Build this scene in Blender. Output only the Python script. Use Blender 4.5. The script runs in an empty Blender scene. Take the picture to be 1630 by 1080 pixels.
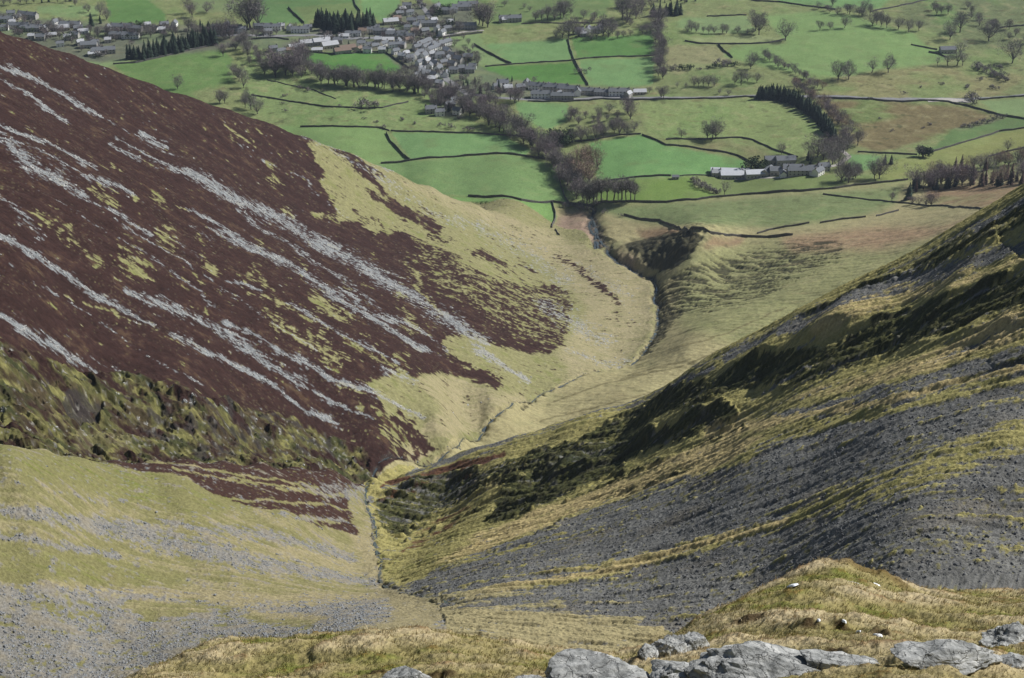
import bpy, math, random
import numpy as np
from mathutils import Vector
NCOL, NROW = 1000, 1900
HAZE = 0.00004
random.seed(7); np.random.seed(7)
R = math.radians
C = bpy.context.scene.collection
# ---------------------------------------------------------------- camera, sky, sun, exposure
CAMZ = 480.0; F = 2508.0; TH = R(27.9); CT, ST = math.cos(TH), math.sin(TH)
cam = bpy.data.cameras.new('camera'); camo = bpy.data.objects.new('camera', cam); C.objects.link(camo)
camo.location = (0, 0, CAMZ); camo.rotation_euler = (R(90) - TH, 0, 0)
cam.sensor_width = 36.0; cam.lens = 36.0 * F / 1630.0; cam.clip_start = 0.2; cam.clip_end = 30000
bpy.context.scene.camera = camo
SUN_EL = R(42); SUN_AZ = R(68)            # azimuth measured from +Y towards +X
w = bpy.data.worlds.new("World"); bpy.context.scene.world = w; w.use_nodes = True
nt = w.node_tree; bg = nt.nodes['Background']
sky = nt.nodes.new('ShaderNodeTexSky'); sky.sky_type = 'NISHITA'; sky.sun_disc = False
sky.sun_elevation = SUN_EL; sky.sun_rotation = SUN_AZ; sky.altitude = 400; sky.ozone_density = 1.5
nt.links.new(sky.outputs[0], bg.inputs[0]); bg.inputs[1].default_value = 0.05
sl = bpy.data.lights.new('sun', 'SUN'); sl.energy = 4.9; sl.angle = R(0.5); sl.color = (1.0, 0.975, 0.93)
so = bpy.data.objects.new('sun', sl); C.objects.link(so)
sd = Vector((math.cos(SUN_EL)*math.sin(SUN_AZ), math.cos(SUN_EL)*math.cos(SUN_AZ), math.sin(SUN_EL)))
so.rotation_euler = sd.to_track_quat('Z', 'Y').to_euler(); so.location = (200, 200, 900)
vs = bpy.context.scene.view_settings
vs.view_transform = 'Standard'; vs.look = 'None'; vs.gamma = 1.0; vs.exposure = 0.28

# ---------------------------------------------------------------- helpers: photo pixel <-> direction, noise
def tq(px, py):
    u = (px - 815.0)/F; v = (540.0 - py)/F
    dy = CT + v*ST
    return u/dy, (ST - v*CT)/dy           # t = x/Y, q = (CAMZ-z)/Y
def unp(px, py, Y):
    t, q = tq(px, py); return t*Y, Y, CAMZ - q*Y
def project(x, y, z):
    d = z - CAMZ
    f = y*CT - d*ST; up = y*ST + d*CT
    return 815.0 + F*x/f, 540.0 - F*up/f
def _h(ix, iy, seed):
    h = (ix.astype(np.int64)*374761393 + iy.astype(np.int64)*668265263 + seed*1442695041) & 0xffffffff
    h = ((h ^ (h >> 13))*1274126177) & 0xffffffff
    return ((h ^ (h >> 16)) & 0xffffff).astype(np.float32)/np.float32(0xffffff)
def noise(x, y, seed=0):                  # smooth value/gradient noise, about -1..1
    fx = np.floor(x); fy = np.floor(y); ix = fx.astype(np.int64); iy = fy.astype(np.int64)
    dx = (x - fx).astype(np.float32); dy = (y - fy).astype(np.float32)
    ux = dx*dx*dx*(dx*(dx*6-15)+10); uy = dy*dy*dy*(dy*(dy*6-15)+10)
    def g(ox, oy):
        a = _h(ix+ox, iy+oy, seed)*6.2831853
        return np.cos(a)*(dx-ox) + np.sin(a)*(dy-oy)
    a = g(0,0); b = g(1,0); c = g(0,1); d = g(1,1)
    return 1.5*((a + (b-a)*ux) + ((c + (d-c)*ux) - (a + (b-a)*ux))*uy)
def fbm(x, y, seed=0, oct=4, gain=.5, lac=2.03):
    s = 0; a = 1.0; tot = 0
    for k in range(oct):
        s = s + a*noise(x + 17.3*k, y - 9.1*k, seed + k*31); tot += a; a *= gain; x = x*lac; y = y*lac
    return s/tot*1.35
def sst(a, b, x):
    t = np.clip((x - a)/(b - a), 0, 1); return t*t*(3 - 2*t)
def pdist(x, y, pts, ext=False):          # distance to a polyline, fraction along it, signed side
    best = np.full(x.shape, 1e9, np.float32); par = np.zeros(x.shape, np.float32); side = np.zeros(x.shape, np.float32)
    n = len(pts) - 1
    for i in range(n):
        ax, ay = pts[i][:2]; bx, by = pts[i+1][:2]
        vx, vy = bx-ax, by-ay; L2 = vx*vx+vy*vy + 1e-9
        tt = np.clip(((x-ax)*vx + (y-ay)*vy)/L2, 0, 1)
        ex = x-ax-tt*vx; ey = y-ay-tt*vy
        d = np.sqrt(ex*ex+ey*ey); m = d < best
        best = np.where(m, d, best); par = np.where(m, (i+tt)/n, par)
        side = np.where(m, np.sign(vx*ey - vy*ex), side)
    return best, par, side
def inpoly(x, y, pts):
    c = np.zeros(x.shape, bool); n = len(pts); j = n-1
    for i in range(n):
        xi, yi = pts[i]; xj, yj = pts[j]
        if yi != yj:
            c ^= ((yi > y) != (yj > y)) & (x < (xj-xi)*(y-yi)/(yj-yi) + xi)
        j = i
    return c

# ---------------------------------------------------------------- terrain heights
BY = np.array([1, 6, 16, 28, 45, 60, 100, 200, 274, 328, 463, 496, 560, 661, 773, 884, 977, 1060, 1150, 1500, 3000, 9000.])
BZ = np.array([479, 474.5, 466.5, 457, 443, 428, 388, 318, 266, 235, 170, 158, 135, 95, 57, 30, 13, 4, 2, 0, 0, 0.])
_s = np.linspace(0, math.log(9000), 4000); _b = np.interp(np.exp(_s), BY, BZ)
_k = np.hanning(91); _k /= _k.sum(); _pb = np.concatenate([np.full(45, _b[0]), _b, np.full(45, _b[-1])])
_bs = np.convolve(_pb, _k, 'valid')
_w = 1.0
def basez(Y):
    return np.interp(np.log(Y), _s, _bs)
CP = []
def cp(*rows):                             # (px, py, Y)
    for px, py, Y in rows: t, q = tq(px, py); CP.append((t, Y, CAMZ - q*Y))
def cz(*rows):                             # (t, Y, z)
    CP.extend(rows)
# stream line
cp((610,930,328),(700,965,274),(580,800,463),(600,765,494),(850,640,656),(1000,580,770),(1050,500,884),(1040,440,975),(960,390,1046))
cz((-.06,540,140),(-.03,600,116))
# left hill crest, hidden back, face
CR = np.array([(-420,-90,640),(-300,-50,680),(-150,2,722),(0,50,762),(150,100,810),(300,153,865),(400,186,905),(500,224,945),(600,262,985),(700,302,1022),(800,341,1056),(880,372,1085)], float)
for px in range(-400, 881, 64):
    py = np.interp(px, CR[:,0], CR[:,1]); Yc = np.interp(px, CR[:,0], CR[:,2]); t, q = tq(px, py); zc = CAMZ - q*Yc
    CP.append((t, Yc, zc)); CP.append((t, Yc-28, max(CAMZ - (q+.014)*(Yc-28), 2)))
    if px < 800: CP.append((t, Yc+55, max(zc-34, 2))); CP.append((t, Yc+110, max(zc-90, 0)))
cz((-.10,1140,3),(-.33,1080,22),(-.43,1100,30),(-.7,900,280),(-.7,1200,90),(-.33,1200,2),(-.22,1160,2))
cp((0,150,650),(0,250,560),(0,400,465),(0,520,415),(0,610,383),(0,690,362),(150,250,640),(150,400,520),(150,550,455),(150,660,412),
   (300,260,740),(300,400,590),(300,550,495),(300,660,438),(300,715,424),(450,300,835),(450,450,625),(450,600,520),(450,700,478),(450,735,462),
   (600,350,890),(600,480,690),(600,600,570),(600,700,515),(600,742,500),(750,400,915),(750,500,760),(750,600,645),(880,430,985),(900,500,860),(900,570,745),(980,470,925),(960,540,825),(700,665,560),(780,640,620))
cp((-250,200,560),(-250,450,440),(-250,650,370))
# gully behind the near-left slope, the near-left slope
cz((-.6,330,262))
CR3 = np.array([(-300,690,292),(0,705,312),(80,714,325),(170,730,344),(300,729,366),(420,735,392),(520,743,420),(590,760,448)], float)
for px in range(-280, 591, 58):
    py = np.interp(px, CR3[:,0], CR3[:,1]); Yc = np.interp(px, CR3[:,0], CR3[:,2]); t, q = tq(px, py); zc = CAMZ - q*Yc
    CP.append((t, Yc, zc)); CP.append((t, Yc+14, zc-14 if px < 500 else zc-11)); CP.append((t, Yc-16, CAMZ - (q+.018)*(Yc-16)))
cp((0,780,290),(0,900,269),(0,1000,252),(0,1080,236),(150,800,310),(150,900,284),(150,1000,262),
   (300,800,330),(300,900,302),(300,990,270),(450,820,352),(450,900,320),(450,980,278),(540,880,356),(560,980,268),(-250,760,276),(-250,1000,247),(620,990,245),(600,1010,222),(-150,900,266),(-150,1080,232),(-500,900,262),(-500,1050,232))
# right side: spur crest, slope, mid slope behind
CR2 = np.array([(600,788,462),(640,757,470),(700,735,474),(760,716,476),(830,697,476),(950,662,472),(1060,628,465),(1130,590,458),(1200,550,450),(1310,492,446),(1430,432,440),(1530,375,432),(1630,310,420),(1800,205,405),(1900,150,398)], float)
for px in list(range(600, 760, 34)) + list(range(760, 1901, 66)):
    py = np.interp(px, CR2[:,0], CR2[:,1]); Yc = np.interp(px, CR2[:,0], CR2[:,2]); t, q = tq(px, py); zc = CAMZ - q*Yc
    CP.append((t, Yc, zc)); CP.append((t, Yc+22, zc-24 if px > 700 else zc-17))
cp((1630,400,352),(1630,500,312),(1630,580,288),(1630,700,260),(1630,800,238),(1630,900,219),(1430,520,360),(1430,620,300),(1430,750,262),(1430,880,226),
   (1200,640,366),(1200,720,310),(1200,850,268),(1200,930,250),(1000,700,420),(1000,780,342),(1000,880,285),(1000,960,254),(850,760,412),(850,850,330),(850,940,272),(700,800,430),(700,880,345),(760,965,262),(640,860,390),(1850,500,300),(1850,800,235))
cz((.36,530,190),(.25,545,150),(.15,560,132),(.36,620,130),(.25,620,112),(.15,650,100),(.5,640,150))
cp((1630,335,905),(1550,365,880),(1400,430,850),(1200,500,805),(1100,560,730),(1000,640,640),(1100,600,702),(900,655,640),(1200,540,752),(1120,385,985),(1090,425,945),(1150,440,935),(1010,400,1032),(1300,440,870),(1300,390,960),(1450,350,990),(1100,350,1060),(1250,340,1060),(1400,310,1100),(1630,290,1060),(1540,300,1090),(1630,230,1230))
# valley floor
for Yv in (1180, 1300, 1480, 1750, 2200, 3500, 8000):
    for tv in (-.7, -.35, -.27, -.2, -.12, -.06, 0, .07, .15, .25, .35, .7):
        if Yv == 1180 and (tv < -.13 or tv > .2) or Yv == 1300 and tv < -.36: continue
        zz = 0 if tv < .2 else max(0, (1500-Yv))*.035*(tv-.15)/.2
        cz((tv, Yv, zz + max(0, Yv-2200)*.05))
# foreground
cp((180,1080,44),(330,1024,52),(500,1028,56),(700,1026,58),(880,1034,52),(1000,1030,46),(1100,985,44),(1130,965,46),(1200,935,50),(1340,890,55),(1460,930,58),(1560,934,66),(1630,936,72),
   (400,1060,38),(600,1060,33),(800,1070,27),(1100,1060,22),(1300,1060,19),(1500,1060,18),(1300,985,34),(1500,1000,34),(1630,1010,32),(1400,940,46),(1200,1000,34),(1000,1060,24),
   (1850,940,80),(1850,1050,24),(100,1100,40))
cz((-.5,40,440),(-.5,70,400),(-.4,90,382),(-.25,90,391),(-.1,90,394),(.05,90,396),(.15,90,400),(.25,95,402),(.36,110,392),(.5,120,390),(-.4,160,322),(-.2,150,343),(0,150,340),(.2,160,335),(.36,165,340),(.5,170,350))
for tv in (-.7,-.35,0,.35,.7):
    cz((tv, 2, 478), (tv, 8, 473), (tv, 14, 467.5))
cpa = np.array(CP, float)
def key(t, Y): return t*3.0, np.log(Y)
ks = np.stack(key(cpa[:,0], cpa[:,1]), 1); kv = (cpa[:,2] - basez(cpa[:,1]))/cpa[:,1]
n = len(ks); D = np.linalg.norm(ks[:,None]-ks[None], axis=2)
def ker(r): return r*r*np.log(r + 1e-9)
A = np.zeros((n+3, n+3)); A[:n,:n] = ker(D) + np.eye(n)*2e-4; A[:n,n] = 1; A[:n,n+1:] = ks; A[n,:n] = 1; A[n+1:,:n] = ks.T
co = np.linalg.solve(A, np.concatenate([kv, np.zeros(3)]))
def height0(T, Y):
    sh = T.shape; T = T.ravel(); Yr = Y.ravel(); out = np.empty(T.shape)
    for a in range(0, len(T), 60000):
        kx, ky = key(T[a:a+60000], Yr[a:a+60000]); r = np.full(kx.shape, co[n]) + co[n+1]*kx + co[n+2]*ky
        for i in range(n):
            r2 = (kx-ks[i,0])**2 + (ky-ks[i,1])**2
            r += co[i]*0.5*r2*np.log(r2 + 1e-12)
        out[a:a+60000] = basez(Yr[a:a+60000]) + r*Yr[a:a+60000]
    return out.reshape(sh)
# grid (fine inside the view, coarser outside)
tc = np.concatenate([np.linspace(-1.3, -.44, 30)[:-1], np.linspace(-.44, .44, NCOL), np.linspace(.44, 1.3, 30)[1:]])
sr = np.concatenate([np.linspace(math.log(2.5), math.log(14), 20)[:-1], np.linspace(math.log(14), math.log(75), int(NROW*.20))[:-1],
                     np.linspace(math.log(75), math.log(215), int(NROW*.05))[:-1], np.linspace(math.log(215), math.log(1850), int(NROW*.75))[:-1],
                     np.linspace(math.log(1850), math.log(8500), 50)])
# the base surface is smooth: evaluate on a coarser grid, then cubic up-sampling
def up(grid, xs, xo):                       # Catmull-Rom along axis 0
    i = np.clip(np.searchsorted(xs, xo) - 1, 0, len(xs)-2); f = ((xo - xs[i])/(xs[i+1]-xs[i]))[:,None]
    p0 = grid[np.clip(i-1,0,None)]; p1 = grid[i]; p2 = grid[i+1]; p3 = grid[np.clip(i+2,None,len(xs)-1)]
    return p1 + .5*f*(p2-p0 + f*(2*p0-5*p1+4*p2-p3 + f*(3*(p1-p2)+p3-p0)))
ts = np.linspace(tc[0]-.01, tc[-1]+.01, 260); ss = np.linspace(sr[0]-.01, sr[-1]+.01, 560)
Tg, Sg = np.meshgrid(ts, ss); Zc = height0(Tg, np.exp(Sg))
Z0 = up(up(Zc, ss, sr).T, ts, tc).T
T, S = np.meshgrid(tc, sr); Y = np.exp(S); X = T*Y
# ---------------------------------------------------------------- regions of the ground (in t, Y)
STREAM_N = [(-.03,120),(-.057,274),(-.1,328),(-.108,390),(-.112,463),(-.1017,496),(-.05,545)]
STREAM_V = [(-.05,545),(-.02,600),(.013,656),(.05,715),(.084,770),(.100,830),(.105,884),(.101,930),(.099,975),(.08,1005),(.064,1046),(.055,1120),(.05,1150)]
L_POLY = [(-1.4,330),(-.6,335),(-.37,352),(-.30,372),(-.24,400),(-.17,442),(-.12,482)] + STREAM_N[4:6] + STREAM_V[:-2] + [(.045,1090),(.01,1125),(-.08,1140),(-.2,1115),(-.33,1090),(-1.4,1200)]
R_POLY = [(-.03,75),(-.057,274),(-.1,328),(-.108,390),(-.112,463),(-.1017,496),(-.05,535),(0,545),(.1,535),(.25,525),(.36,515),(1.4,500),(1.4,75)]
Tw = T + .0015*noise(T*60, S*60, 3); Yw = Y*(1 + .004*noise(T*50, S*50, 4))
REG = np.zeros(T.shape, np.int8)                      # 0 valley
REG[(Yw < 500) & ~inpoly(Tw, Yw, R_POLY)] = 2        # near left slope
REG[inpoly(Tw, Yw, L_POLY)] = 1                      # heather hill
REG[inpoly(Tw, Yw, R_POLY)] = 3                      # scree slope
REG[Y < 78] = 4                                      # foreground shelf
# ---------------------------------------------------------------- cover maps, drawn on a chart of the ground
OX, OY, WW, HH = 260, 60, 2150, 1260
def fillpoly(pts):
    out = np.zeros((HH, WW), bool); p = np.array(pts, float) + [OX, OY]; m = len(p)
    y0 = max(0, int(p[:,1].min())); y1 = min(HH-1, int(p[:,1].max())+1)
    for yy in range(y0, y1+1):
        xs = []
        for i in range(m):
            xa, ya = p[i-1]; xb, yb = p[i]
            if (ya > yy+.5) != (yb > yy+.5): xs.append(xa + (yy+.5-ya)*(xb-xa)/(yb-ya))
        xs.sort()
        for a, b in zip(xs[::2], xs[1::2]): out[yy, max(0, int(a+.5)):max(0, int(b+.5))] = True
    return out
def blur(a, r):
    a = a.astype(np.float32)
    for ax in (0, 1):
        for _ in range(2):
            k = 2*r+1; c = np.cumsum(np.concatenate([np.repeat(np.take(a,[0],ax), r+1, ax), a, np.repeat(np.take(a,[-1],ax), r, ax)], ax), ax)
            a = (np.take(c, np.arange(k, c.shape[ax]), ax) - np.take(c, np.arange(0, c.shape[ax]-k), ax))/k
    return a
def fld(v=0.): return np.full((HH, WW), v, np.float32)
def addpoly(f, pts, v, r=4):
    m = blur(fillpoly(pts), r) if r else fillpoly(pts).astype(np.float32)
    f += (v - f)*m
def addline(f, pts, v, soft=1.0):                      # pts (x, y, width)
    for a, b in zip(pts[:-1], pts[1:]):
        w = max(a[2], b[2])
        x0 = int(max(0, min(a[0],b[0])+OX-w-3)); x1 = int(min(WW, max(a[0],b[0])+OX+w+4))
        y0 = int(max(0, min(a[1],b[1])+OY-w-3)); y1 = int(min(HH, max(a[1],b[1])+OY+w+4))
        if x1 <= x0 or y1 <= y0: continue
        yy, xx = np.mgrid[y0:y1, x0:x1]; xx = xx-OX; yy = yy-OY
        vx, vy = b[0]-a[0], b[1]-a[1]; tt = np.clip(((xx-a[0])*vx+(yy-a[1])*vy)/(vx*vx+vy*vy+1e-6), 0, 1)
        d = np.hypot(xx-a[0]-tt*vx, yy-a[1]-tt*vy); ww = (a[2]+(b[2]-a[2])*tt)/2
        m = np.clip((ww*(1+soft) - d)/(ww*2*soft+.01), 0, 1).astype(np.float32)*v
        f[y0:y1, x0:x1] = np.maximum(f[y0:y1, x0:x1], m)
def L3(pts, w): return [(x, y, w) for x, y in pts]
PX, PY = project(X, Y, Z0)
def look(f, px, py):
    x = np.clip(px+OX, 0, WW-1.01); y = np.clip(py+OY, 0, HH-1.01)
    i = x.astype(int); j = y.astype(int); a = x-i; b = y-j
    return (f[j,i]*(1-a)+f[j,i+1]*a)*(1-b) + (f[j+1,i]*(1-a)+f[j+1,i+1]*a)*b
def mixc(c, col, m):
    c += (np.array(col, np.float32) - c)*m[...,None]
def aniso(x, y, dx, dy, la, lb, seed, oct=3):
    return fbm((x*dx+y*dy)/la, (-x*dy+y*dx)/lb, seed, oct)
COL = np.zeros(T.shape + (3,), np.float32); BMP = np.full(T.shape, .3, np.float32); DZ = np.zeros(T.shape, np.float32)
DZ0 = fbm(X/45, Y/45, 11, 3)
HEA = (.034,.0178,.0155); GRN = (.200,.190,.092); DRY = (.270,.236,.138); MOSS_SHADE = (.032,.038,.014); PSC = (.205,.22,.228)
BSIDE = -1
def region(k): 
    m = REG == k
    return m, X[m], Y[m], PX[m], PY[m]
# ---- heather hill
m, x, y, px, py = region(1)
Pg = fld(.13); Ps = fld(); Pd = fld(); Pm = fld(); Pr = fld()
HB = [(498,231),(510,280),(521,325),(500,346),(545,350),(588,370),(642,375),(700,395),(734,421),(800,450),(900,462),(912,495),(885,560),(820,560),(750,530),(700,545),(800,612),(690,592),(662,600),(625,590),(592,611),(617,699),(640,690),(600,650),(696,719),(622,742)]
addpoly(Pg, [(498,200)]+HB[:]+[(640,800),(1100,700),(1200,300),(700,150)], .80, 3)
for k_ in range(26):
    rr_ = random.Random(k_*7+1); bx = 500+rr_.random()*330; by = 245+(bx-500)*.62+rr_.uniform(-25,95); q = fld(); addline(q, [(bx,by,5),(bx+rr_.uniform(10,34),by+rr_.uniform(8,26),rr_.uniform(6,13))], .8); Pg -= q*.5
for k_ in range(46):
    rr_ = random.Random(k_*11+5); bx = 250+rr_.random()*420; by = 240+(bx-250)*.6+rr_.uniform(-30,220); addline(Pg, [(bx,by,5),(bx+rr_.uniform(5,20),by+rr_.uniform(5,18),rr_.uniform(5,12))], rr_.uniform(.42,.56))
addpoly(Pg, [(640,375),(700,392),(760,430),(800,450),(900,460),(910,495),(885,558),(830,540),(770,500),(735,480),(690,440)], .38, 5)
addpoly(Pg, [(600,660),(640,655),(700,720),(640,735)], .35, 5)
for ln in ([(560,255),(600,290),(640,340)],[(585,300),(625,330),(665,355)],[(575,270),(605,300)],[(540,240),(600,280)],[(620,320),(650,345)],[(640,330),(690,350)],[(660,570),(720,585),(789,613)],[(892,409),(940,445),(990,482)],[(760,400),(810,430)],[(610,560),(660,600)]):
    q = fld(); addline(q, L3(ln, 9), .75); Pg -= q*.75
for bx, by, br in ((72,345,18),(112,372,20),(160,312,22),(255,318,16),(265,380,20),(210,420,30),(150,405,22),(376,222,8),(440,285,14),(340,425,20),(446,515,22),(513,557,32),(521,486,26),(417,446,14),(410,205,5),(185,270,10),(430,260,8),(210,320,8),(100,290,8),(560,620,18),(470,540,16),(550,500,12),(640,470,8),(650,520,12)):
    addline(Pg, [(bx-br*.5,by-br*.4,br*1.2),(bx+br*.5,by+br*.5,br*1.2)], .58)
addline(Pg, [(498,231,6),(530,300,9),(545,345,14)], .8); addline(Pg, [(650,420,8),(680,470,8),(700,500,12)], .75); addline(Pg, [(360,200,3),(400,228,5)], .7)
addline(Pg, L3([(100,470),(240,520),(330,560)],10), .5); addline(Pg, L3([(420,470),(560,545),(640,590)],10), .5)
for ln, v in (([(-200,30,12),(0,105,11),(56,125,12),(122,166,14),(163,188,10)],.8),([(-150,80,5),(0,129,5),(37,151,6),(74,173,7),(111,195,5)],.95),
    ([(222,212,5),(267,233,5)],.95),([(174,229,5),(222,255,9)],.75),([(185,218,4),(237,247,5)],.8),([(237,247,5),(252,262,10),(315,284,17),(370,314,20),(444,351,20),(519,392,22),(567,421,22),(650,467,22),(725,513,18),(775,546,14)],.80),
    ([(746,548,8),(790,575,12),(840,607,12)],.95),([(296,336,6),(352,366,11),(407,396,13),(481,433,14),(538,475,14),(609,521,11),(700,567,7)],.82),([(538,459,5),(600,500,5),(671,534,5)],.9),
    ([(-60,180,3),(60,240,4),(150,290,3)],.62),([(90,150,3),(200,205,4),(280,250,3)],.55),([(180,350,3),(300,420,4),(420,505,4),(500,560,3)],.62),([(60,300,3),(170,370,4),(280,440,4),(360,500,3)],.6),([(20,420,3),(130,500,4),(250,575,4),(330,620,3)],.6),([(330,300,3),(450,385,4),(560,455,4),(640,520,3)],.62),([(420,360,3),(520,430,4),(600,490,3)],.6),([(140,560,3),(260,620,4),(380,670,4)],.55),([(500,420,3),(620,500,4),(720,560,4)],.6),([(250,470,3),(380,540,4),(500,610,4)],.6),([(380,230,2),(470,285,3),(560,350,3)],.5),([(-180,110,6),(0,197,6),(56,221,7),(111,247,6),(156,273,5)],.85),([(137,281,5),(170,295,12),(204,312,13)],.85),([(-200,130,20),(0,221,20),(48,258,24),(93,284,26),(130,314,14)],.76),([(133,321,5),(185,344,6),(241,373,5)],.85),
    ([(-100,270,12),(0,314,13),(37,344,14),(74,381,10)],.66),([(-150,310,8),(0,381,9),(56,410,11),(111,438,10),(146,469,11),(217,507,10),(250,523,6),(300,548,11),(375,582,12),(417,603,12),(480,649,14),(542,678,9)],.86),
    ([(200,461,8),(271,490,13),(334,523,12),(396,553,11),(459,590,11),(521,640,8),(597,667,5)],.76),([(359,515,7),(438,557,9),(521,598,12),(597,628,14),(680,665,7)],.82),([(367,444,4),(417,465,4)],.9),([(459,486,5),(542,532,8),(638,578,5)],.74),
    ([(605,586,12),(659,611,14)],.62),([(-100,450,9),(0,494,10),(50,532,15),(104,565,16),(167,598,8)],.88),([(300,362,4),(340,380,6)],.5),([(500,215,3),(620,275,5)],.6),
    ([(470,208,3),(517,233,8),(609,283,9),(692,338,14),(775,367,26),(859,417,34),(900,445,30)],.50),([(860,480,18),(890,500,30),(963,542,26)],.58),([(920,420,16),(1000,470,18)],.45),([(900,560,10),(980,580,14),(1010,575,14)],.5),([(240,360,4),(330,415,6)],.5),([(230,470,5),(300,510,5)],.5)):
    addline(Ps, ln, v)
FOOT = [(-260,500),(0,535),(70,570),(150,600),(200,585),(250,600),(330,640),(450,650),(520,690),(600,730),(600,800),(-260,800)]
addpoly(Pm, FOOT, .62, 9); addpoly(Pd, [(500,225),(600,262),(760,318),(880,365),(1045,430),(1050,520),(1000,590),(900,620),(880,560),(930,500),(880,430),(780,370),(640,300)], .62, 9)
addpoly(Pd, [(640,600),(700,590),(800,620),(850,620),(830,690),(700,700),(620,745),(660,690),(700,650)], .62, 8); addpoly(Pd, [(115,690),(150,680),(220,690),(215,730),(120,730)], .62, 6); addpoly(Pd, [(590,755),(600,735),(700,710),(640,760),(590,800)], .7, 4)
addpoly(Pr, [(100,640),(135,632),(165,640),(158,665),(115,672)], .9, 3); addpoly(Pr, [(230,650),(330,640),(470,665),(560,735),(300,735),(220,700)], .42, 6)
wx = px + 4.5*noise(x/5, y/5, 21) + 12*noise(x/19, y/19, 22); wy = py + 3*noise(x/5, y/5, 23) + 6*noise(x/19, y/19, 24)
fine = fbm(x/2.2, y/2.2, 31, 3); med = fbm(x/9, y/9, 33, 4); strk = aniso(x, y, .925, .38, 14, 1.6, 41, 3); strb = aniso(x, y, .925, .38, 40, 6, 42, 3)
c = np.empty(x.shape+(3,), np.float32); c[:] = HEA
c *= (1 + .28*fine + .30*med + .15*strb)[:,None]; mixc(c, (.085,.055,.032), .6*sst(.25,.8,med+fine*.5))
g = look(Pg, wx, wy) + .13*sst(420,700,px)*sst(-.1,.3,fbm(x/26,y/18,44,3)) + .10*sst(420,760,px)*sst(-.2,.3,fbm(x/30,y/22,44,3)); dtl = fbm(x/3.2, y/4.2, 35, 4, .65); gm = sst(.47,.58, g + .26*med + .30*strk + .46*dtl)
gc = np.empty_like(c); gc[:] = GRN; gc *= (1 + .2*fine + .18*strk)[:,None]; mixc(gc, (.13,.15,.04), sst(0,.8,med)*.6)
d = look(Pd, wx, wy); mixc(gc, DRY, sst(.3,.75, d + .3*strk + .2*med))
c += (gc-c)*gm[:,None]
mo = look(Pm, wx, wy); mm = sst(.4,.65, mo + .5*med + .15*fine)
mcx = np.empty_like(c); mcx[:] = (.098,.095,.036); mixc(mcx, (.040,.046,.018), sst(-.3,.4,strb+.9*dtl)); mixc(mcx, (.045,.028,.022), sst(-.1,.3,fbm(x/10,y/8,79,4))*.7); mixc(mcx, (.19,.185,.17), sst(.42,.6,fbm(x/1.6,y/1.6,80,3)+.3*fbm(x/20,y/14,81,3))); mixc(mcx, (.20,.19,.07), sst(.05,.5,fbm(x/7,y/6,77,4)+.3*dtl)*.8); mcx *= (1+.38*fine+.25*fbm(x/1.1,y/1.1,82,2))[:,None]; c += (mcx-c)*(mm*.9)[:,None]
r_ = look(Pr, wx, wy); rm = sst(.45,.6, r_ + .55*fbm(x/5,y/5,78,3)); mixc(c, (.04,.035,.033), rm*.8); mixc(c, (.2,.19,.17), rm*sst(.35,.6,fine))
dd = look(Pd, wx, wy)*mo; mixc(c, DRY, sst(.3,.6,dd)*.8)
s_ = look(Ps, wx - 0, wy); strf = aniso(x, y, .925, .38, 5, .8, 43, 2); sm = .9*sst(.40,.66, s_*.97 + .34*strk + .42*strf + .36*dtl + .16*med - .05)
sc = np.empty_like(c); sc[:] = PSC; sc *= (1 + .35*fine + .2*strk)[:,None]; mixc(sc, (.30,.28,.22), .55*gm*np.ones_like(sm))
c += (sc-c)*sm[:,None]
tr = sst(.42,.6, fbm(x/1.3, y/1.3, 90, 2)*.8 + .35*fbm(x/25, y/25, 91, 3)); mixc(c, (.12,.10,.06), tr*(1-sm)*(1-gm)*.4)
COL[m] = c; BMP[m] = .5 + .3*sm
foot = sst(.2,.6,mo)
DZ[m] = 2.2*med*0 + 1.5*DZ0[m] + .5*strb + .32*fine + .22*(1-sm)*(1-gm) + foot*(2.2*fbm(x/17, y/17, 51, 5, .6) + 2.4*sst(-.05,.05,fbm(x/22,y/14,54,4))*sst(-.2,.3,fbm(x/30,y/30,56,2)) + .8*fbm(x/3.5, y/3.5, 55, 3) + .9*sst(-.06,.06,fbm(x/6,y/4.5,57,4)) + .45*fbm(x/1.3,y/1.3,58,2)) + .12*noise(x/.8, y/.8, 53)
DZ[m] -= look(blur(fillpoly([(100,645),(135,632),(165,640),(158,668),(115,672)]),2), px, py)*3
# ---- near left slope
m, x, y, px, py = region(2)
Ph = fld(); Ps = fld(.22); Pd = fld(.52)
addpoly(Ph, [(140,728),(230,720),(420,736),(603,750),(598,772),(562,780),(556,808),(575,852),(540,846),(470,822),(400,806),(330,782),(300,762),(225,748)], .85, 2)
for ln in ([(217,733),(280,738),(340,750),(440,764),(500,777)],[(380,766),(440,774),(500,782)],[(270,745),(330,758),(400,765)],[(320,785),(420,797),(500,803),(560,812)],[(420,812),(480,820),(540,835)],[(440,780),(560,790)]):
    q = fld(); addline(q, L3(ln, 3.4), 1.); Ph -= q*.62
addpoly(Ps, [(480,775),(530,768),(600,775),(590,800),(560,800),(520,795)], .5, 3)
for ln, v in (([(-200,770,20),(0,812,22),(90,822,24),(209,848,38),(300,868,40),(375,892,34),(500,912,26),(600,928,14)],.75),([(250,828,12),(340,845,22),(417,852,26),(500,868,26),(563,890,12)],.66),
    ([(-200,830,14),(0,850,15),(90,866,16),(180,885,14)],.75),([(400,845,14),(560,885,14)],.6),([(250,880,12),(420,906,16),(560,928,10)],.6),([(0,765,8),(80,775,8),(170,800,8)],.45),([(110,785,12),(200,800,12)],.5),([(440,818,8),(560,832,8)],.6)):
    addline(Ps, ln, v)
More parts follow.
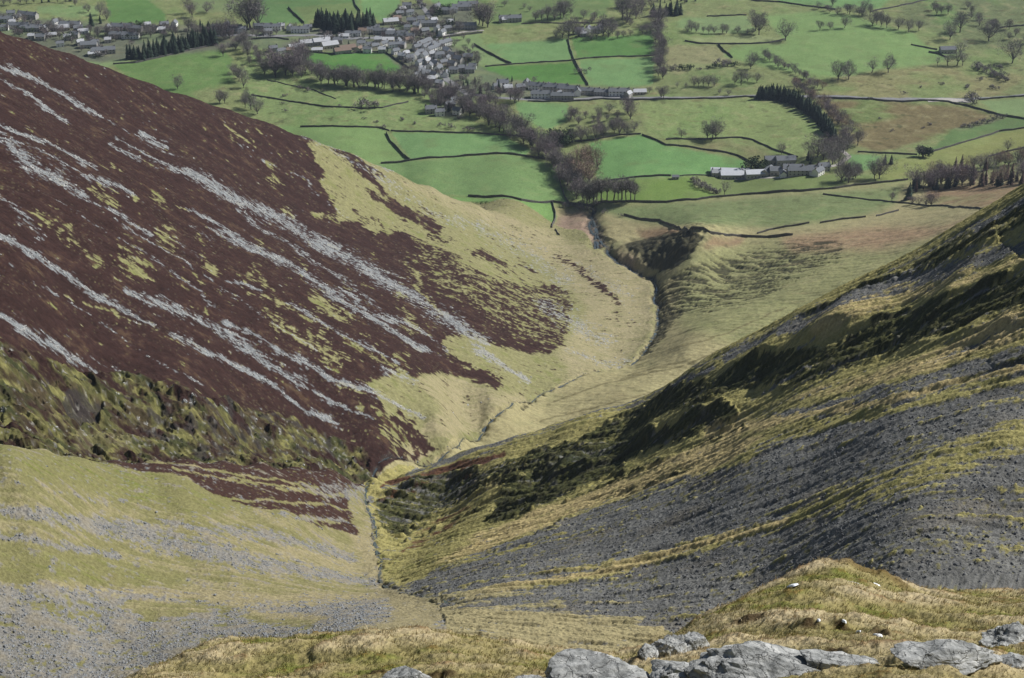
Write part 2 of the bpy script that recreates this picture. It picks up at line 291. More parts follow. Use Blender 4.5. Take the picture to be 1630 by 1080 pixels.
addpoly(Ps, [(-260,925),(0,933),(120,937),(290,955),(350,968),(420,960),(620,955),(645,975),(560,1000),(600,1200),(-260,1200)], .66, 9)
addpoly(Ps, [(180,965),(240,958),(300,965),(335,975),(240,985)], 0, 3); addpoly(Ps, [(380,975),(440,970),(520,985),(480,1000),(420,990)], .2, 4)
addpoly(Ps, [(615,930),(700,985),(1000,985),(1060,1010),(640,1030)], .15, 5); addpoly(Ps, [(850,995),(1040,1000),(1060,1020),(900,1020)], .7, 4); addpoly(Ps, [(690,990),(760,985),(800,1000),(700,1005)], .5, 4)
addpoly(Pd, [(0,925),(250,935),(400,945),(600,945),(640,960),(660,1010),(560,1000),(300,955),(100,940)], .9, 5); addpoly(Pd, [(-50,705),(170,735),(300,765),(420,810),(300,820),(150,780),(0,740)], .2, 8); addpoly(Pd, [(0,870),(160,890),(330,925),(200,935),(0,925)], .3, 8)
addpoly(Pd, [(560,850),(600,850),(620,930),(700,970),(1050,1000),(1000,1030),(620,1000)], .95, 6); addpoly(Pd, [(340,900),(560,930),(600,900),(560,890),(420,870)], .7, 6)
wx = px + 6*noise(x/4, y/4, 121) + 9*noise(x/12, y/12, 122); wy = py + 2.5*noise(x/4, y/4, 123) + 3*noise(x/12, y/12, 124)
fine = fbm(x/.8, y/.8, 131, 3); med = fbm(x/5, y/5, 133, 4); strk = aniso(x, y, .97, .25, 16, 1.6, 141, 4)
c = np.empty(x.shape+(3,), np.float32); c[:] = (.175,.165,.072)
mixc(c, (.145,.16,.04), sst(0,.6,strk)); mixc(c, (.255,.22,.125), sst(.35,.75, look(Pd,wx,wy) + .35*strk + .2*med)); mixc(c, (.10,.085,.03), sst(.45,.8,med+.4*fine)*.5); c *= (1+.28*fine+.1*med)[:,None]
dtl = fbm(x/1.8, y/2.2, 135, 4, .65); hm = sst(.44,.56, look(Ph,wx,wy)*.9 + .40*strk + .3*dtl*1.); hc = np.empty_like(c); hc[:] = (.046,.0245,.020); hc *= (1+.4*fine)[:,None]; c += (hc-c)*hm[:,None]
sm = sst(.40,.60, look(Ps,wx,wy)*1.06 + .38*strk + .24*med + .44*dtl + .22*fbm(x/1., y/1., 136, 3)); st = fbm(x/.45, y/.45, 150, 2)
sc = np.empty_like(c); sc[:] = (.200,.192,.178); sc *= (1+.40*fine+.35*st+.15*med)[:,None]; mixc(sc, (.21,.18,.12), sst(.0,.7,med+.4*strk)*.6); mixc(sc, (.04,.04,.045), sst(.5,.8,st)*.7); c += (sc-c)*(sm*.93)[:,None]
COL[m] = c; BMP[m] = .7
DZ[m] = .7*DZ0[m] + .35*strk + .3*med + .13*fine + .10*noise(x/.5,y/.5,152)*sm + .05*st
# ---- scree slope on the right
m, x, y, px, py = region(3)
Pg = fld(.16); Pd = fld(); Pm = fld(); Ps = fld(); Pk = fld()
addpoly(Pg, [(540,800),(600,785),(700,732),(830,695),(1060,625),(1200,548),(1430,430),(1900,150),(1900,-40),(540,-40)], .9, 2)
addpoly(Pg, [(590,790),(700,735),(830,700),(1060,630),(1200,552),(1430,432),(1900,200),(1900,470),(1630,548),(1492,590),(1346,632),(1221,664),(1300,672),(1492,622),(1700,565),(1700,580),(1500,640),(1330,680),(1230,710),(1180,740),(1050,772),(930,818),(830,858),(720,895),(640,935),(605,930)], .85, 3)
addpoly(Pg, [(600,930),(700,962),(900,972),(1060,1000),(1080,1040),(600,1040)], .85, 5); addline(Pg, [(1900,520,8),(1630,584,7),(1492,618,8),(1367,647,9),(1242,672,12),(1129,690,20)], 1.)
addline(Pg, [(1900,560,60),(1630,690,46),(1500,745,54),(1390,780,44),(1250,828,34),(1140,862,26),(1000,900,22),(850,932,18),(700,955,18),(630,965,16)], .72); addline(Pg, [(1250,828,8),(1140,860,20),(1000,902,17),(850,932,14),(740,950,12)], .95)
addline(Pg, [(620,965,10),(740,975,16),(900,960,8)], .6); addline(Pg, [(1230,720,4),(1150,745,9),(1000,800,6)], .5); addline(Pg, [(700,900,6),(800,880,8),(900,850,5)], .5); addline(Pg,[(1500,800,6),(1630,780,10)],.35); addline(Pg,[(1350,870,4),(1500,820,6),(1630,800,5)],.38)
addline(Ps, [(1900,300,20),(1630,400,18),(1480,448,18),(1350,498,18),(1250,545,15),(1150,584,8)], .85); addline(Ps, [(1000,655,3),(1060,640,5),(1130,600,6)], .7)
addline(Ps, [(830,690,5),(760,715,9),(680,745,10),(645,757,5)], .85); addline(Ps, [(790,728,5),(700,765,8),(640,790,8)], .6); addline(Ps, [(1050,700,4),(950,735,9),(880,750,5)], .6)
addpoly(Ps, [(590,800),(620,775),(700,745),(800,740),(760,790),(680,830),(620,850)], .2, 6); addpoly(Pm, [(592,800),(650,768),(720,748),(830,735),(800,780),(720,810),(640,862),(605,840)], .72, 6)
for pl, v in (([(1750,395),(1630,440),(1461,500),(1308,560),(1205,588),(1067,634),(1000,664),(924,698),(860,716),(796,740),(796,800),(860,768),(924,722),(1000,700),(1067,672),(1205,630),(1308,608),(1461,556),(1630,500),(1750,450)],.80),
    ([(1160,655),(1100,665),(1040,700),(950,715),(900,730),(850,765),(900,780),(1000,735),(1080,705),(1180,670)],.85),([(900,745),(850,765),(800,790),(770,838),(830,825),(900,790),(990,755),(1000,740)],.9),
    ([(1700,280),(1630,312),(1530,378),(1430,436),(1320,492),(1200,553),(1210,560),(1300,515),(1400,478),(1500,430),(1630,370),(1700,330)],.66),([(1750,520),(1630,545),(1560,570),(1580,590),(1750,560)],.5)):
    addpoly(Pm, pl, v, 4)  # dark bands: moss, with the shade of the rib faces painted in
for ln in ([(1180,680,12),(1100,710,12),(1000,760,10),(900,800,6)],[(860,850,6),(950,800,8),(1100,745,8)],[(590,850,8),(650,820,8),(740,780,10)],[(640,870,6),(700,840,8),(800,800,8)],[(700,890,4),(800,850,5)],[(1480,600,4),(1560,560,9),(1630,520,10)]): addline(Pm, ln, .6)
addpoly(Pd, [(600,930),(700,962),(900,972),(1060,1000),(1080,1040),(600,1040)], .95, 5); addpoly(Pd, [(640,930),(760,850),(1000,760),(1120,700),(1230,690),(1170,740),(1000,790),(850,850),(700,900)], .8, 6); addpoly(Pd, [(1040,690),(1200,655),(1330,628),(1492,590),(1630,545),(1630,500),(1400,590),(1200,650)], .7, 5)
addline(Pd, [(1630,584,8),(1367,647,9),(1129,690,30)], .9); addline(Pd, [(1250,828,14),(1000,902,17),(740,950,12)], .8); addpoly(Pd, [(760,770),(850,730),(870,740),(780,800)], .5, 4); addpoly(Pd,[(1250,545),(1400,480),(1630,420),(1630,440),(1450,500),(1300,560)],.6,5)
addline(Pk, [(606,778,3),(685,757,11),(740,742,14),(800,722,8)], .95); addline(Pk, [(600,800,10),(700,775,12),(760,752,8)], .5); addline(Pk, [(730,830,5),(700,850,12),(640,880,5)], .6); addline(Pk, [(660,850,8),(750,810,10)], .55)
wx = px + 4*noise(x/4, y/4, 221) + 8*noise(x/14, y/14, 222); wy = py + 3*noise(x/4, y/4, 223) + 4*noise(x/14, y/14, 224)
fine = fbm(x/.9, y/.9, 231, 3); med = fbm(x/5, y/5, 233, 4); strk = aniso(x, y, .968, -.25, 13, 1.8, 241, 4); strb = aniso(x, y, .968, -.25, 45, 8, 242, 3)
st = fbm(x/.4, y/.4, 250, 2)
c = np.empty(x.shape+(3,), np.float32); c[:] = (.142,.141,.132); c *= (1+.35*fine+.3*st+.25*strb+.2*fbm(x/14,y/9,282,3))[:,None]; mixc(c, (.04,.04,.045), sst(.45,.8,st+.4*strk)*.6); mixc(c, (.24,.24,.24), sst(.7,.95,fine+.3*st)*.7)
g = look(Pg,wx,wy); sp = look(Ps,wx,wy); stl = aniso(x, y, .968, -.25, 50, 2.2, 244, 4); dtl = fbm(x/2., y/2.6, 235, 4, .65); gm = sst(.46,.56, g*.8 - sp*.9 + .28*strk + .42*stl + .34*dtl + .12)
gc = np.empty_like(c); gc[:] = (.28,.25,.098); mixc(gc, (.40,.32,.155), sst(.35,.75,look(Pd,wx,wy)+.35*strk+.2*med)); mixc(gc, (.12,.14,.035), sst(.1,.8,med)*.5); gc *= (1+.3*fine+.15*strk)[:,None]; mixc(gc, (.285,.25,.14), sst(925,955,py)*sst(1150,1000,px)*.85)
c += (gc-c)*gm[:,None]
tf = sst(.40,.52, .9*fbm(x/1.7, y/1.7, 271, 3) + .42*fbm(x/22, y/13, 272, 3) + .12*stl); mixc(c, (.17,.155,.06), tf*(1-gm)*.75); mixc(c, (.16,.135,.095), sst(.1,.6,fbm(x/18,y/10,273,3))*(1-gm)*.35)
mo = look(Pm,wx,wy); mm = sst(.46,.57, mo*.86 + .26*strk + .28*stl + .18*med + .26*dtl); mc = np.empty_like(c); mc[:] = MOSS_SHADE; mixc(mc, (.035,.035,.022), sst(0,.5,med+.5*fine)); mixc(mc, (.17,.16,.06), sst(.2,.7,stl+.5*dtl)*.5); mixc(mc, (.13,.13,.125), sst(.4,.7,fbm(x/5,y/4,281,4))*.6); mc *= (1+.3*fine)[:,None]; c += (mc-c)*(mm*.92)[:,None]  # moss tone deepened so the colour carries the rib faces' shade
pk = look(Pk,wx,wy); km = sst(.42,.6, pk + .25*strk + .1*fine); mixc(c, (.105,.045,.030), km*.9)
COL[m] = c; BMP[m] = .8
rock = .25 + .75*sst(.35,.6, mo); cl1 = aniso(x, y, .968, -.25, 16, 6, 261, 4); cl2 = aniso(x, y, .968, -.25, 7, 3, 262, 3)
DZ[m] = .6*DZ0[m] + .45*strb + .35*strk*(.3+gm) + .22*med + .16*fine + .07*st + rock*(.7*fbm(x/9, y/9, 251, 4) + .6*sst(-.12,.12,cl1) + .3*sst(-.1,.1,cl2) + 1.1*sst(-.07,.07,aniso(x,y,.968,-.25,48,5.5,263,4)) + .5*sst(-.05,.05,stl) + .35*fbm(x/1.6,y/1.6,264,3)) + .40*stl*gm*(1-rock) + (.20+.28*gm)*strk*(1-rock) - .9*rock
def rib(pts, hgt, wfar, wnear, z):           # a rock rib: gentle back, steep face towards the viewer
    P = [unp(a, b, c_)[:2] for a, b, c_ in pts]
    d, par, side = pdist(x, y, P); hh = hgt*(.65+.5*noise(par*len(pts)*1.5, par*0+.3, 61))*np.sin(np.clip(par,0.0,1)*math.pi)**1.1
    near = side < 0 if P[0][0] > P[-1][0] else side > 0
    near = ~near
    return hh*np.where(near, np.clip(1-d/wnear,0,1)**1.3, np.exp(-(d/wfar)**2))
for pts, h, wf, wn in (([(1700,400,345),(1630,428,340),(1492,486,350),(1325,548,372),(1200,592,390),(1067,618,420),(950,676,440),(830,720,455)], 7.5, 26, 11),
                    ([(1240,650,350),(1160,656,366),(1080,680,384),(1000,705,402),(900,735,425)], 6, 14, 7),
                    ([(1010,735,385),(900,742,402),(850,765,412),(775,835,395)], 7, 14, 8),
                    ([(1800,235,400),(1630,312,418),(1530,378,430),(1430,436,438),(1320,492,445),(1200,553,448)], 4.5, 18, 8),
                    ([(1700,500,300),(1600,532,310),(1500,565,322),(1400,590,335)], 4, 10, 5),
                    ([(720,760,440),(660,785,440),(600,815,430)], 4, 12, 8)):
    DZ[m] += rib(pts, h, wf, wn, None)
# ---- foreground shelf
m, x, y, px, py = region(4)
fine = fbm(x/.18, y/.18, 331, 3); med = fbm(x/1.3, y/1.3, 333, 4); big = fbm(x/5, y/5, 334, 3)
c = np.empty(x.shape+(3,), np.float32); c[:] = (.235,.20,.085); mixc(c, (.40,.33,.20), sst(-.1,.7,big+.4*med)); mixc(c, (.16,.17,.04), sst(.1,.6,-big+.5*med)); mixc(c, (.15,.08,.03), sst(.35,.7,med+.3*fine)*.7); c *= (1+.3*fine)[:,None]
COL[m] = c; BMP[m] = .6
DZ[m] = .40*big + .28*med + .05*fine - .40
for ex, ey, eY, ew, eh in ((1288,990,35,.34,.24),(1345,990,35,.42,.26),(1396,1012,32,.34,.28),(1318,1060,24,.3,.14),(1250,960,41,.4,.12),(700,1050,32,.6,.22),(480,1040,45,1.0,.3),(330,1026,51,1.2,.4),(1450,1030,29,.6,.2),(1560,1050,27,.6,.25),(600,1060,34,.5,.2),(1190,975,39,.8,.25)):
    ax, ay = unp(ex, ey, eY)[:2]; u_ = (x-ax)/ew; v_ = (y-ay)/.36 + .25*noise(x/.3, y/.3, 341) + .35*u_*u_
    DZ[m] += eh*np.exp(-u_**2)*(np.exp(-(np.clip(v_,0,9)/2.4)**2)*(v_ > 0) + (v_ <= 0)*np.clip(1+v_*1.8, -.45*np.exp(-((v_+1)/1.2)**2), 1))
    COL[m] += (np.array((.055,.035,.018), np.float32) - COL[m])*(np.exp(-(u_*1.15)**4)*sst(.25,0,v_)*sst(-1.1,-.5,v_))[:,None]*.9
for pl in ([(1300,888),(1335,886),(1370,888),(1410,896),(1440,904)],):
    pw = [unp(a_, b_, 56)[:2] for a_, b_ in pl]; dd, pr, sg = pdist(x, y, pw); DZ[m] += .38*np.exp(-(dd/.6)**2)*(.7+.5*noise(x/.8, y/.8, 343)); COL[m] += (np.array((.10,.06,.02), np.float32) - COL[m])*(np.exp(-(dd/.45)**2))[:,None]*.7
# ---- valley and moor
m, x, y, px, py = region(0)
BG = (.132,.228,.088); MG = (.160,.220,.095); LG = (.212,.245,.112); TAN = (.235,.215,.110); RUST = (.215,.150,.090); OLV = (.165,.192,.080)
VC = np.empty((HH, WW, 3), np.float32); VC[:] = OLV
VR = fld(.75)                                # 1 rough pasture, 0 mown field
def vf(pts, col, rough=.12, r=1):
    m_ = blur(fillpoly(pts), r); VC[:] += (np.array(col, np.float32) - VC)*m_[...,None]; VR[:] += (rough - VR)*m_
vf([(600,330),(950,330),(1440,288),(1700,270),(1900,1100),(600,1100)], (.275,.245,.130), .35, 6)
vf([(940,332),(1180,316),(1440,296),(1420,330),(1370,345),(1250,362),(1100,362),(1000,350)], (.150,.185,.080), .5, 4)
vf([(1080,400),(1200,385),(1420,398),(1560,360),(1560,420),(1200,560),(1080,520)], (.225,.225,.105), .45, 10)
vf([(1240,378),(1400,362),(1500,362),(1560,345),(1545,362),(1400,398),(1260,402)], (.270,.190,.115), .7, 5)
vf([(1470,300),(1640,288),(1640,335),(1560,332),(1480,326)], RUST, .8, 3); vf([(1130,385),(1185,378),(1180,392),(1120,400)], RUST, .7, 3)
vf([(890,345),(925,335),(945,345),(965,395),(1042,430),(1000,425),(920,395),(880,375)], (.260,.190,.140), .7, 4)
vf([(1010,368),(1060,362),(1110,382),(1090,398),(1040,395)], RUST, .9, 3); vf([(985,395),(1050,378),(1118,388),(1065,428),(1030,425)], (.050,.042,.030), .6, 4)  # last patch: stream bank, brown darkened by painted shade
vf([(400,90),(700,130),(780,215),(620,210),(470,205),(300,150)], (.165,.218,.085), .8, 8)
vf([(475,203),(610,204),(652,255),(592,263),(540,262),(440,200)], (.155,.235,.085)); vf([(622,210),(700,212),(800,216),(845,240),(838,248),(780,246),(655,255)], BG)
vf([(560,264),(655,257),(740,250),(810,247),(885,262),(895,297),(905,324),(830,319),(740,313),(640,310)], (.132,.208,.078), .2); vf([(700,314),(880,323),(886,345),(878,364),(850,380),(740,360)], (.14,.235,.075))
vf([(940,228),(1020,215),(1045,225),(1060,233),(1140,242),(1185,256),(1190,272),(1100,281),(950,287)], (.122,.230,.080)); vf([(965,290),(1100,283),(1105,298),(1150,313),(1060,322),(950,324)], (.130,.195,.050))
vf([(1110,283),(1250,280),(1330,279),(1352,292),(1320,302),(1150,313)], (.140,.180,.065)); vf([(820,163),(905,165),(905,190),(880,205),(860,205),(828,185)], BG)
vf([(770,72),(905,62),(915,96),(815,102)], BG); vf([(910,61),(1040,56),(1043,88),(920,95)], (.085,.175,.05)); vf([(765,108),(912,99),(936,137),(890,134),(770,126)], (.078,.172,.042)); vf([(922,97),(1043,91),(1040,135),(1000,140),(938,137)], BG)
vf([(700,62),(765,54),(770,72),(812,101),(768,106),(715,84)], MG, .2); vf([(482,84),(540,86),(610,82),(625,92),(652,112),(610,116),(520,112),(485,98)], (.080,.180,.045))
vf([(180,104),(260,91),(342,72),(372,95),(365,112),(385,150),(330,175),(250,160)], (.105,.175,.055), .25); vf([(300,150),(380,130),(400,180),(360,185)], OLV, .8, 3); vf([(130,98),(190,88),(205,98),(170,108)], MG)
vf([(165,68),(222,62),(238,66),(216,79),(178,82)], (.190,.195,.075)); vf([(170,0),(235,0),(264,22),(264,36),(228,41),(174,38)], (.090,.170,.050)); vf([(60,10),(160,10),(155,29),(100,29),(60,20)], MG, .4)
vf([(405,-60),(556,-60),(574,22),(500,27),(486,38),(440,41),(408,38)], (.095,.165,.060)); vf([(470,12),(560,6),(574,22),(500,27),(486,36)], (.125,.170,.065)); vf([(565,-60),(650,-60),(635,14),(610,36),(577,20)], BG); vf([(680,-60),(748,-60),(745,13),(690,16)], BG)
vf([(300,-60),(395,-60),(395,18),(310,20)], (.140,.180,.08)); vf([(705,26),(745,24),(765,34),(755,48),(715,42)], LG); vf([(778,40),(780,14),(870,-60),(990,-60),(965,25),(900,32),(830,42)], (.115,.165,.062), .3)
vf([(1060,75),(1140,73),(1168,96),(1150,112),(1060,122)], (.20,.20,.10), .7, 2); vf([(1095,62),(1210,57),(1256,62),(1210,71),(1110,70)], LG); vf([(1085,30),(1188,26),(1205,52),(1120,56),(1075,44)], MG, .3); vf([(1060,122),(1150,110),(1200,125),(1200,152),(1050,155)], (.140,.170,.070), .6, 2)
vf([(1215,26),(1300,18),(1360,25),(1400,40),(1450,52),(1480,76),(1540,84),(1490,102),(1420,110),(1330,126),(1240,112),(1150,90),(1170,73),(1256,70),(1230,45)], (.155,.235,.085), .2, 2)
vf([(1240,-60),(1480,-60),(1400,14),(1330,13),(1240,5)], BG, .3, 2); vf([(1480,-60),(1900,-60),(1900,60),(1560,80),(1470,45),(1430,20)], (.125,.150,.068), .9, 4)
vf([(1306,130),(1400,113),(1520,105),(1640,122),(1580,156),(1400,160),(1306,155)], (.190,.185,.085), .9, 2); vf([(1306,160),(1500,165),(1592,183),(1500,216),(1400,244),(1335,222)], (.145,.120,.058), 1, 2)
vf([(1020,166),(1200,158),(1290,180),(1327,212),(1300,243),(1250,249),(1190,222),(1100,220),(1030,212)], (.175,.222,.085), .7, 2); vf([(1150,225),(1250,250),(1240,262),(1185,255),(1090,236)], (.170,.170,.08), .7, 2)
vf([(1478,243),(1518,207),(1600,188),(1700,180),(1700,190),(1630,203),(1560,220)], (.095,.150,.055)); vf([(1390,290),(1398,262),(1470,247),(1590,213),(1700,185),(1700,218),(1560,258),(1440,290)], (.185,.200,.070), .3); vf([(1345,246),(1402,248),(1398,266),(1360,276)], BG); vf([(1558,161),(1700,155),(1700,190),(1590,184)], MG)
vf([(1515,207),(1600,186),(1600,190),(1530,210)], (.12,.13,.07), .8)
VILL = [(0,20),(60,30),(140,35),(260,40),(400,42),(480,44),(600,45),(640,8),(700,5),(700,20),(750,12),(760,50),(700,62),(745,85),(770,110),(820,130),(930,138),(1030,142),(1030,156),(840,160),(760,150),(740,190),(690,185),(700,150),(640,112),(610,85),(420,80),(400,75),(160,100),(60,90),(-60,60),(-60,10)]
vf(VILL, (.115,.125,.085), .5, 2)
wx = px + 3*noise(x/9, y/9, 421); wy = py + 1.2*noise(x/9, y/9, 423)
c = np.stack([look(VC[...,k], wx, wy) for k in range(3)], 1).astype(np.float32); rg = look(VR, wx, wy)
fine = fbm(x/2.5, y/2.5, 431, 3); med = fbm(x/14, y/14, 433, 4); big = fbm(x/70, y/70, 435, 3); row = noise((x*.96-y*.25)/4.5, (x*.25+y*.96)/60, 437)
far = sst(900, 1150, y)
mixc(c, (.235,.215,.115), rg*sst(.1,.6,med+.3*big)*.55); mixc(c, (.060,.062,.028), rg*sst(.2,.55,fbm(x/11,y/11,440,3) - .15)*.75); mixc(c, (.085,.17,.045), rg*far*sst(.0,.5,big)*.5); mixc(c, (.15,.11,.06), rg*sst(.35,.7,fbm(x/20,y/8,445,3))*.5)
c *= (1 + .26*fine*rg + .05*fine + .10*med + .12*big + .05*row*(1-rg) + .12*(1-far)*aniso(x,y,.9,-.45,20,1.6,458,3))[:,None]; mixc(c, (.125,.150,.060), (1-rg)*sst(.15,.7,fbm(x/28,y/28,459,4))*.45)
# moor slope: sheep tracks, dark crag spots, stream banks
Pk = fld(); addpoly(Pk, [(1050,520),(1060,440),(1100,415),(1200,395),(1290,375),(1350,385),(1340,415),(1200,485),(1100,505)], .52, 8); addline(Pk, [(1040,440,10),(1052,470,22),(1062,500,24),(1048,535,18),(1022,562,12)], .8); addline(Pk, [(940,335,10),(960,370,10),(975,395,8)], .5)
addline(Pk, [(1270,400,4),(1300,388,12),(1330,385,5)], .75); addpoly(Pk, [(988,394),(1035,383),(1080,380),(1122,386),(1098,408),(1068,428),(1040,432),(1010,412)], 1.1, 3); addline(Pk, [(830,650,10),(850,635,14),(880,615,10)], .6)  # the polygon paints the stream bank's shade into its colour
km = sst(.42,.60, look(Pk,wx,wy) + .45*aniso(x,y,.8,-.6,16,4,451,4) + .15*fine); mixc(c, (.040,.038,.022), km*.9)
Pt = fld()
for ln in ([(880,640),(960,612),(1080,585),(1180,545),(1260,512)],[(860,670),(980,640),(1060,622),(1120,612)],[(1060,560),(1160,530),(1250,490)],[(1300,500),(1400,440),(1500,392)],[(1000,600),(1100,572)]): addline(Pt, L3(ln, 3), 1.)
mixc(c, (.10,.085,.04), sst(.3,.8,look(Pt,wx,wy)+.3*fine)*.6*(1-far)); mixc(c, (.29,.25,.14), (1-far)*sst(.2,.8,aniso(x,y,.9,-.45,30,3,455,3))*.5)
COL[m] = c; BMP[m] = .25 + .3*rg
DZ[m] = (1-far)*(.8*DZ0[m] + .5*med + .25*fine + .6*aniso(x,y,.9,-.45,26,4,456,4) + .5*fbm(x/12,y/12,457,4)) + far*(.25*DZ0[m]*2*rg + .12*rg*fine + .9*rg*med + 1.0*big) - 2.0*km*(.5+.5*fine)*(1-far)
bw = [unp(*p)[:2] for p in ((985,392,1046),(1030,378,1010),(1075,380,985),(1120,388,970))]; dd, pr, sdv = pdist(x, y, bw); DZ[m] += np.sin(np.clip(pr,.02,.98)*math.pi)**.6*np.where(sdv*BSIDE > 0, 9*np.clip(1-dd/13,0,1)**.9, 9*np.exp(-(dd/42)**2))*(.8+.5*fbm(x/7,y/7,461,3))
# ---- the stream bed, cut through everything
SW = [(t_*y_, y_) for t_, y_ in STREAM_N[1:] + STREAM_V[1:-1]] + [(v[0], v[1]) for v in (unp(953,385,1048), unp(950,368,1066), unp(938,350,1098), unp(942,332,1138))]
def smooth_path(P, k=6, amp=1.2, seed=5):
    P = np.array(P, float); out = []
    for i in range(len(P)-1):
        p0 = P[max(i-1,0)]; p1 = P[i]; p2 = P[i+1]; p3 = P[min(i+2,len(P)-1)]
        for j in range(k):
            f = j/k; out.append(.5*(2*p1 + (p2-p0)*f + (2*p0-5*p1+4*p2-p3)*f*f + (3*p1-p0-3*p2+p3)*f**3))
    out.append(P[-1]); out = np.array(out); s_ = np.arange(len(out))
    out[:,0] += amp*noise(s_*.37, s_*0+.5, seed)*1.6; return out
SP = smooth_path(SW, 6, 2.0)
sd_, sp_, ss_ = pdist(X, Y, SP); wS = .55 + 1.8*sst(.35,.8,sp_) + .5*noise(X/5, Y/5, 71)
near = sd_ < 30
DZ -= np.where(near, (.25+.9*sst(.04,.2,sp_)+2.6*sst(.35,.6,sp_))*(.8+.35*noise(X/9,Y/9,79))*np.exp(-(sd_/(wS*1.9))**2), 0)
bedm = np.where(near, sst(wS*1.3, wS*.5, sd_ + 1.5*fbm(X/3, Y/3, 73, 3)), 0)
bc = np.empty_like(COL); bc[:] = (.065,.06,.05); bn = fbm(X/1.4, Y/1.4, 74, 3); bc += (np.array((.17,.165,.155)) - bc)*sst(.3,.7,bn)[...,None]; bc += (np.array((.03,.03,.028)) - bc)*sst(.1,.5,-bn)[...,None]
COL += (bc-COL)*(bedm*(.35+.5*sst(.3,.6,sp_)))[...,None]; DZ += bedm*.35*bn
DZ += np.where(near, .9*np.exp(-((sd_-wS*1.6)/2.5)**2)*fbm(X/5, Y/5, 76, 3), 0)
Z = Z0 + DZ
COL = np.clip(COL, .01, .7)
def hgt(x, y):
    t = np.clip(x/y, tc[0], tc[-1]-1e-6); s = np.log(y); j = np.clip(np.searchsorted(tc, t)-1, 0, len(tc)-2); i = np.clip(np.searchsorted(sr, s)-1, 0, len(sr)-2)
    a = (t-tc[j])/(tc[j+1]-tc[j]); b = (s-sr[i])/(sr[i+1]-sr[i])
    return (Z[i,j]*(1-a)+Z[i,j+1]*a)*(1-b) + (Z[i+1,j]*(1-a)+Z[i+1,j+1]*a)*b
def at(px, py, y0=850, y1=1950):             # where the view through (px, py) meets the ground
    t, q = tq(px, py); ys = np.exp(np.linspace(math.log(y0), math.log(y1), 2500)); h = hgt(t*ys, ys); r = CAMZ - q*ys
    k = np.nonzero(r < h)[0]; k = k[0] if len(k) else len(ys)-1
    return Vector((t*ys[k], ys[k], float(h[k])))
# ---------------------------------------------------------------- meshes of the ground
def mat(name, base=(.5,.5,.5), rough=.9, spec=.15):
    m_ = bpy.data.materials.new(name); m_.use_nodes = True; b = m_.node_tree.nodes['Principled BSDF']
    b.inputs['Base Color'].default_value = (*base, 1); b.inputs['Roughness'].default_value = rough; b.inputs['Specular IOR Level'].default_value = spec
    return m_, m_.node_tree.nodes, m_.node_tree.links, b
def noisy(m_, n_, l_, b, scale, amt, bump=0, dist=.1, src=None, obj=False, det=4):
    tx = n_.new('ShaderNodeTexNoise'); tx.inputs['Scale'].default_value = scale; tx.inputs['Detail'].default_value = det; tx.inputs['Roughness'].default_value = .65
    g = n_.new('ShaderNodeTexCoord') if obj else n_.new('ShaderNodeNewGeometry'); l_.new(g.outputs['Object' if obj else 'Position'], tx.inputs['Vector'])
    mr = n_.new('ShaderNodeMapRange'); mr.inputs[1].default_value = .25; mr.inputs[2].default_value = .75; mr.inputs[3].default_value = 1-amt; mr.inputs[4].default_value = 1+amt; l_.new(tx.outputs[0], mr.inputs[0])
    vm = n_.new('ShaderNodeVectorMath'); vm.operation = 'SCALE'; l_.new(mr.outputs[0], vm.inputs['Scale'])
    if src is not None: l_.new(src, vm.inputs[0])
    else: vm.inputs[0].default_value = b.inputs['Base Color'].default_value[:3]
    l_.new(vm.outputs[0], b.inputs['Base Color'])
    if bump:
        bp = n_.new('ShaderNodeBump'); bp.inputs['Strength'].default_value = bump; bp.inputs['Distance'].default_value = dist; l_.new(tx.outputs[0], bp.inputs['Height']); l_.new(bp.outputs[0], b.inputs['Normal'])
    return vm.outputs[0]
dzx = np.gradient(Z, axis=1)/np.gradient(X, axis=1)
P3 = np.stack([X, Y, Z], 2); du = np.gradient(P3, axis=1); dv = np.gradient(P3, axis=0); NV = np.cross(du, dv); NV /= np.linalg.norm(NV, axis=2, keepdims=True)
nr, nc = Z.shape; RQ = REG[:-1,:-1]; gi = np.arange(nr*nc).reshape(nr, nc)
quads = np.stack([gi[:-1,:-1], gi[:-1,1:], gi[1:,1:], gi[1:,:-1]], 2)
for k, name, sc1, bst, bd in ((0,'valley_floor',.9,.35,.6),(1,'heather_hill',.8,.6,.8),(2,'grass_slope',1.6,.8,.5),(3,'scree_slope',1.6,.8,.5),(4,'foreground_shelf',7,.8,.12)):
    q = quads[RQ == k]; u, inv = np.unique(q, return_inverse=True); me = bpy.data.meshes.new(name); nf = len(q)
    me.vertices.add(len(u)); me.vertices.foreach_set('co', P3.reshape(-1,3)[u].astype(np.float32).ravel())
    me.loops.add(nf*4); me.loops.foreach_set('vertex_index', inv.ravel().astype(np.int32)); me.polygons.add(nf)
    me.polygons.foreach_set('loop_start', np.arange(0, nf*4, 4, dtype=np.int32)); me.polygons.foreach_set('loop_total', np.full(nf, 4, np.int32)); me.polygons.foreach_set('use_smooth', np.ones(nf, bool))
    me.update(); me.validate()
    ca = me.color_attributes.new('cover', 'FLOAT_COLOR', 'POINT'); ca.data.foreach_set('color', np.concatenate([COL.reshape(-1,3)[u], np.ones((len(u),1))], 1).astype(np.float32).ravel())
    me.normals_split_custom_set_from_vertices(NV.reshape(-1,3)[u].tolist())
    o = bpy.data.objects.new(name, me); C.objects.link(o); o['kind'] = 'structure'
    m_, n_, l_, b = mat(name + '_ground', rough=.95, spec=.08); at_ = n_.new('ShaderNodeAttribute'); at_.attribute_name = 'cover'
    noisy(m_, n_, l_, b, sc1, .30, bst, bd, at_.outputs['Color'], det=6); me.materials.append(m_)
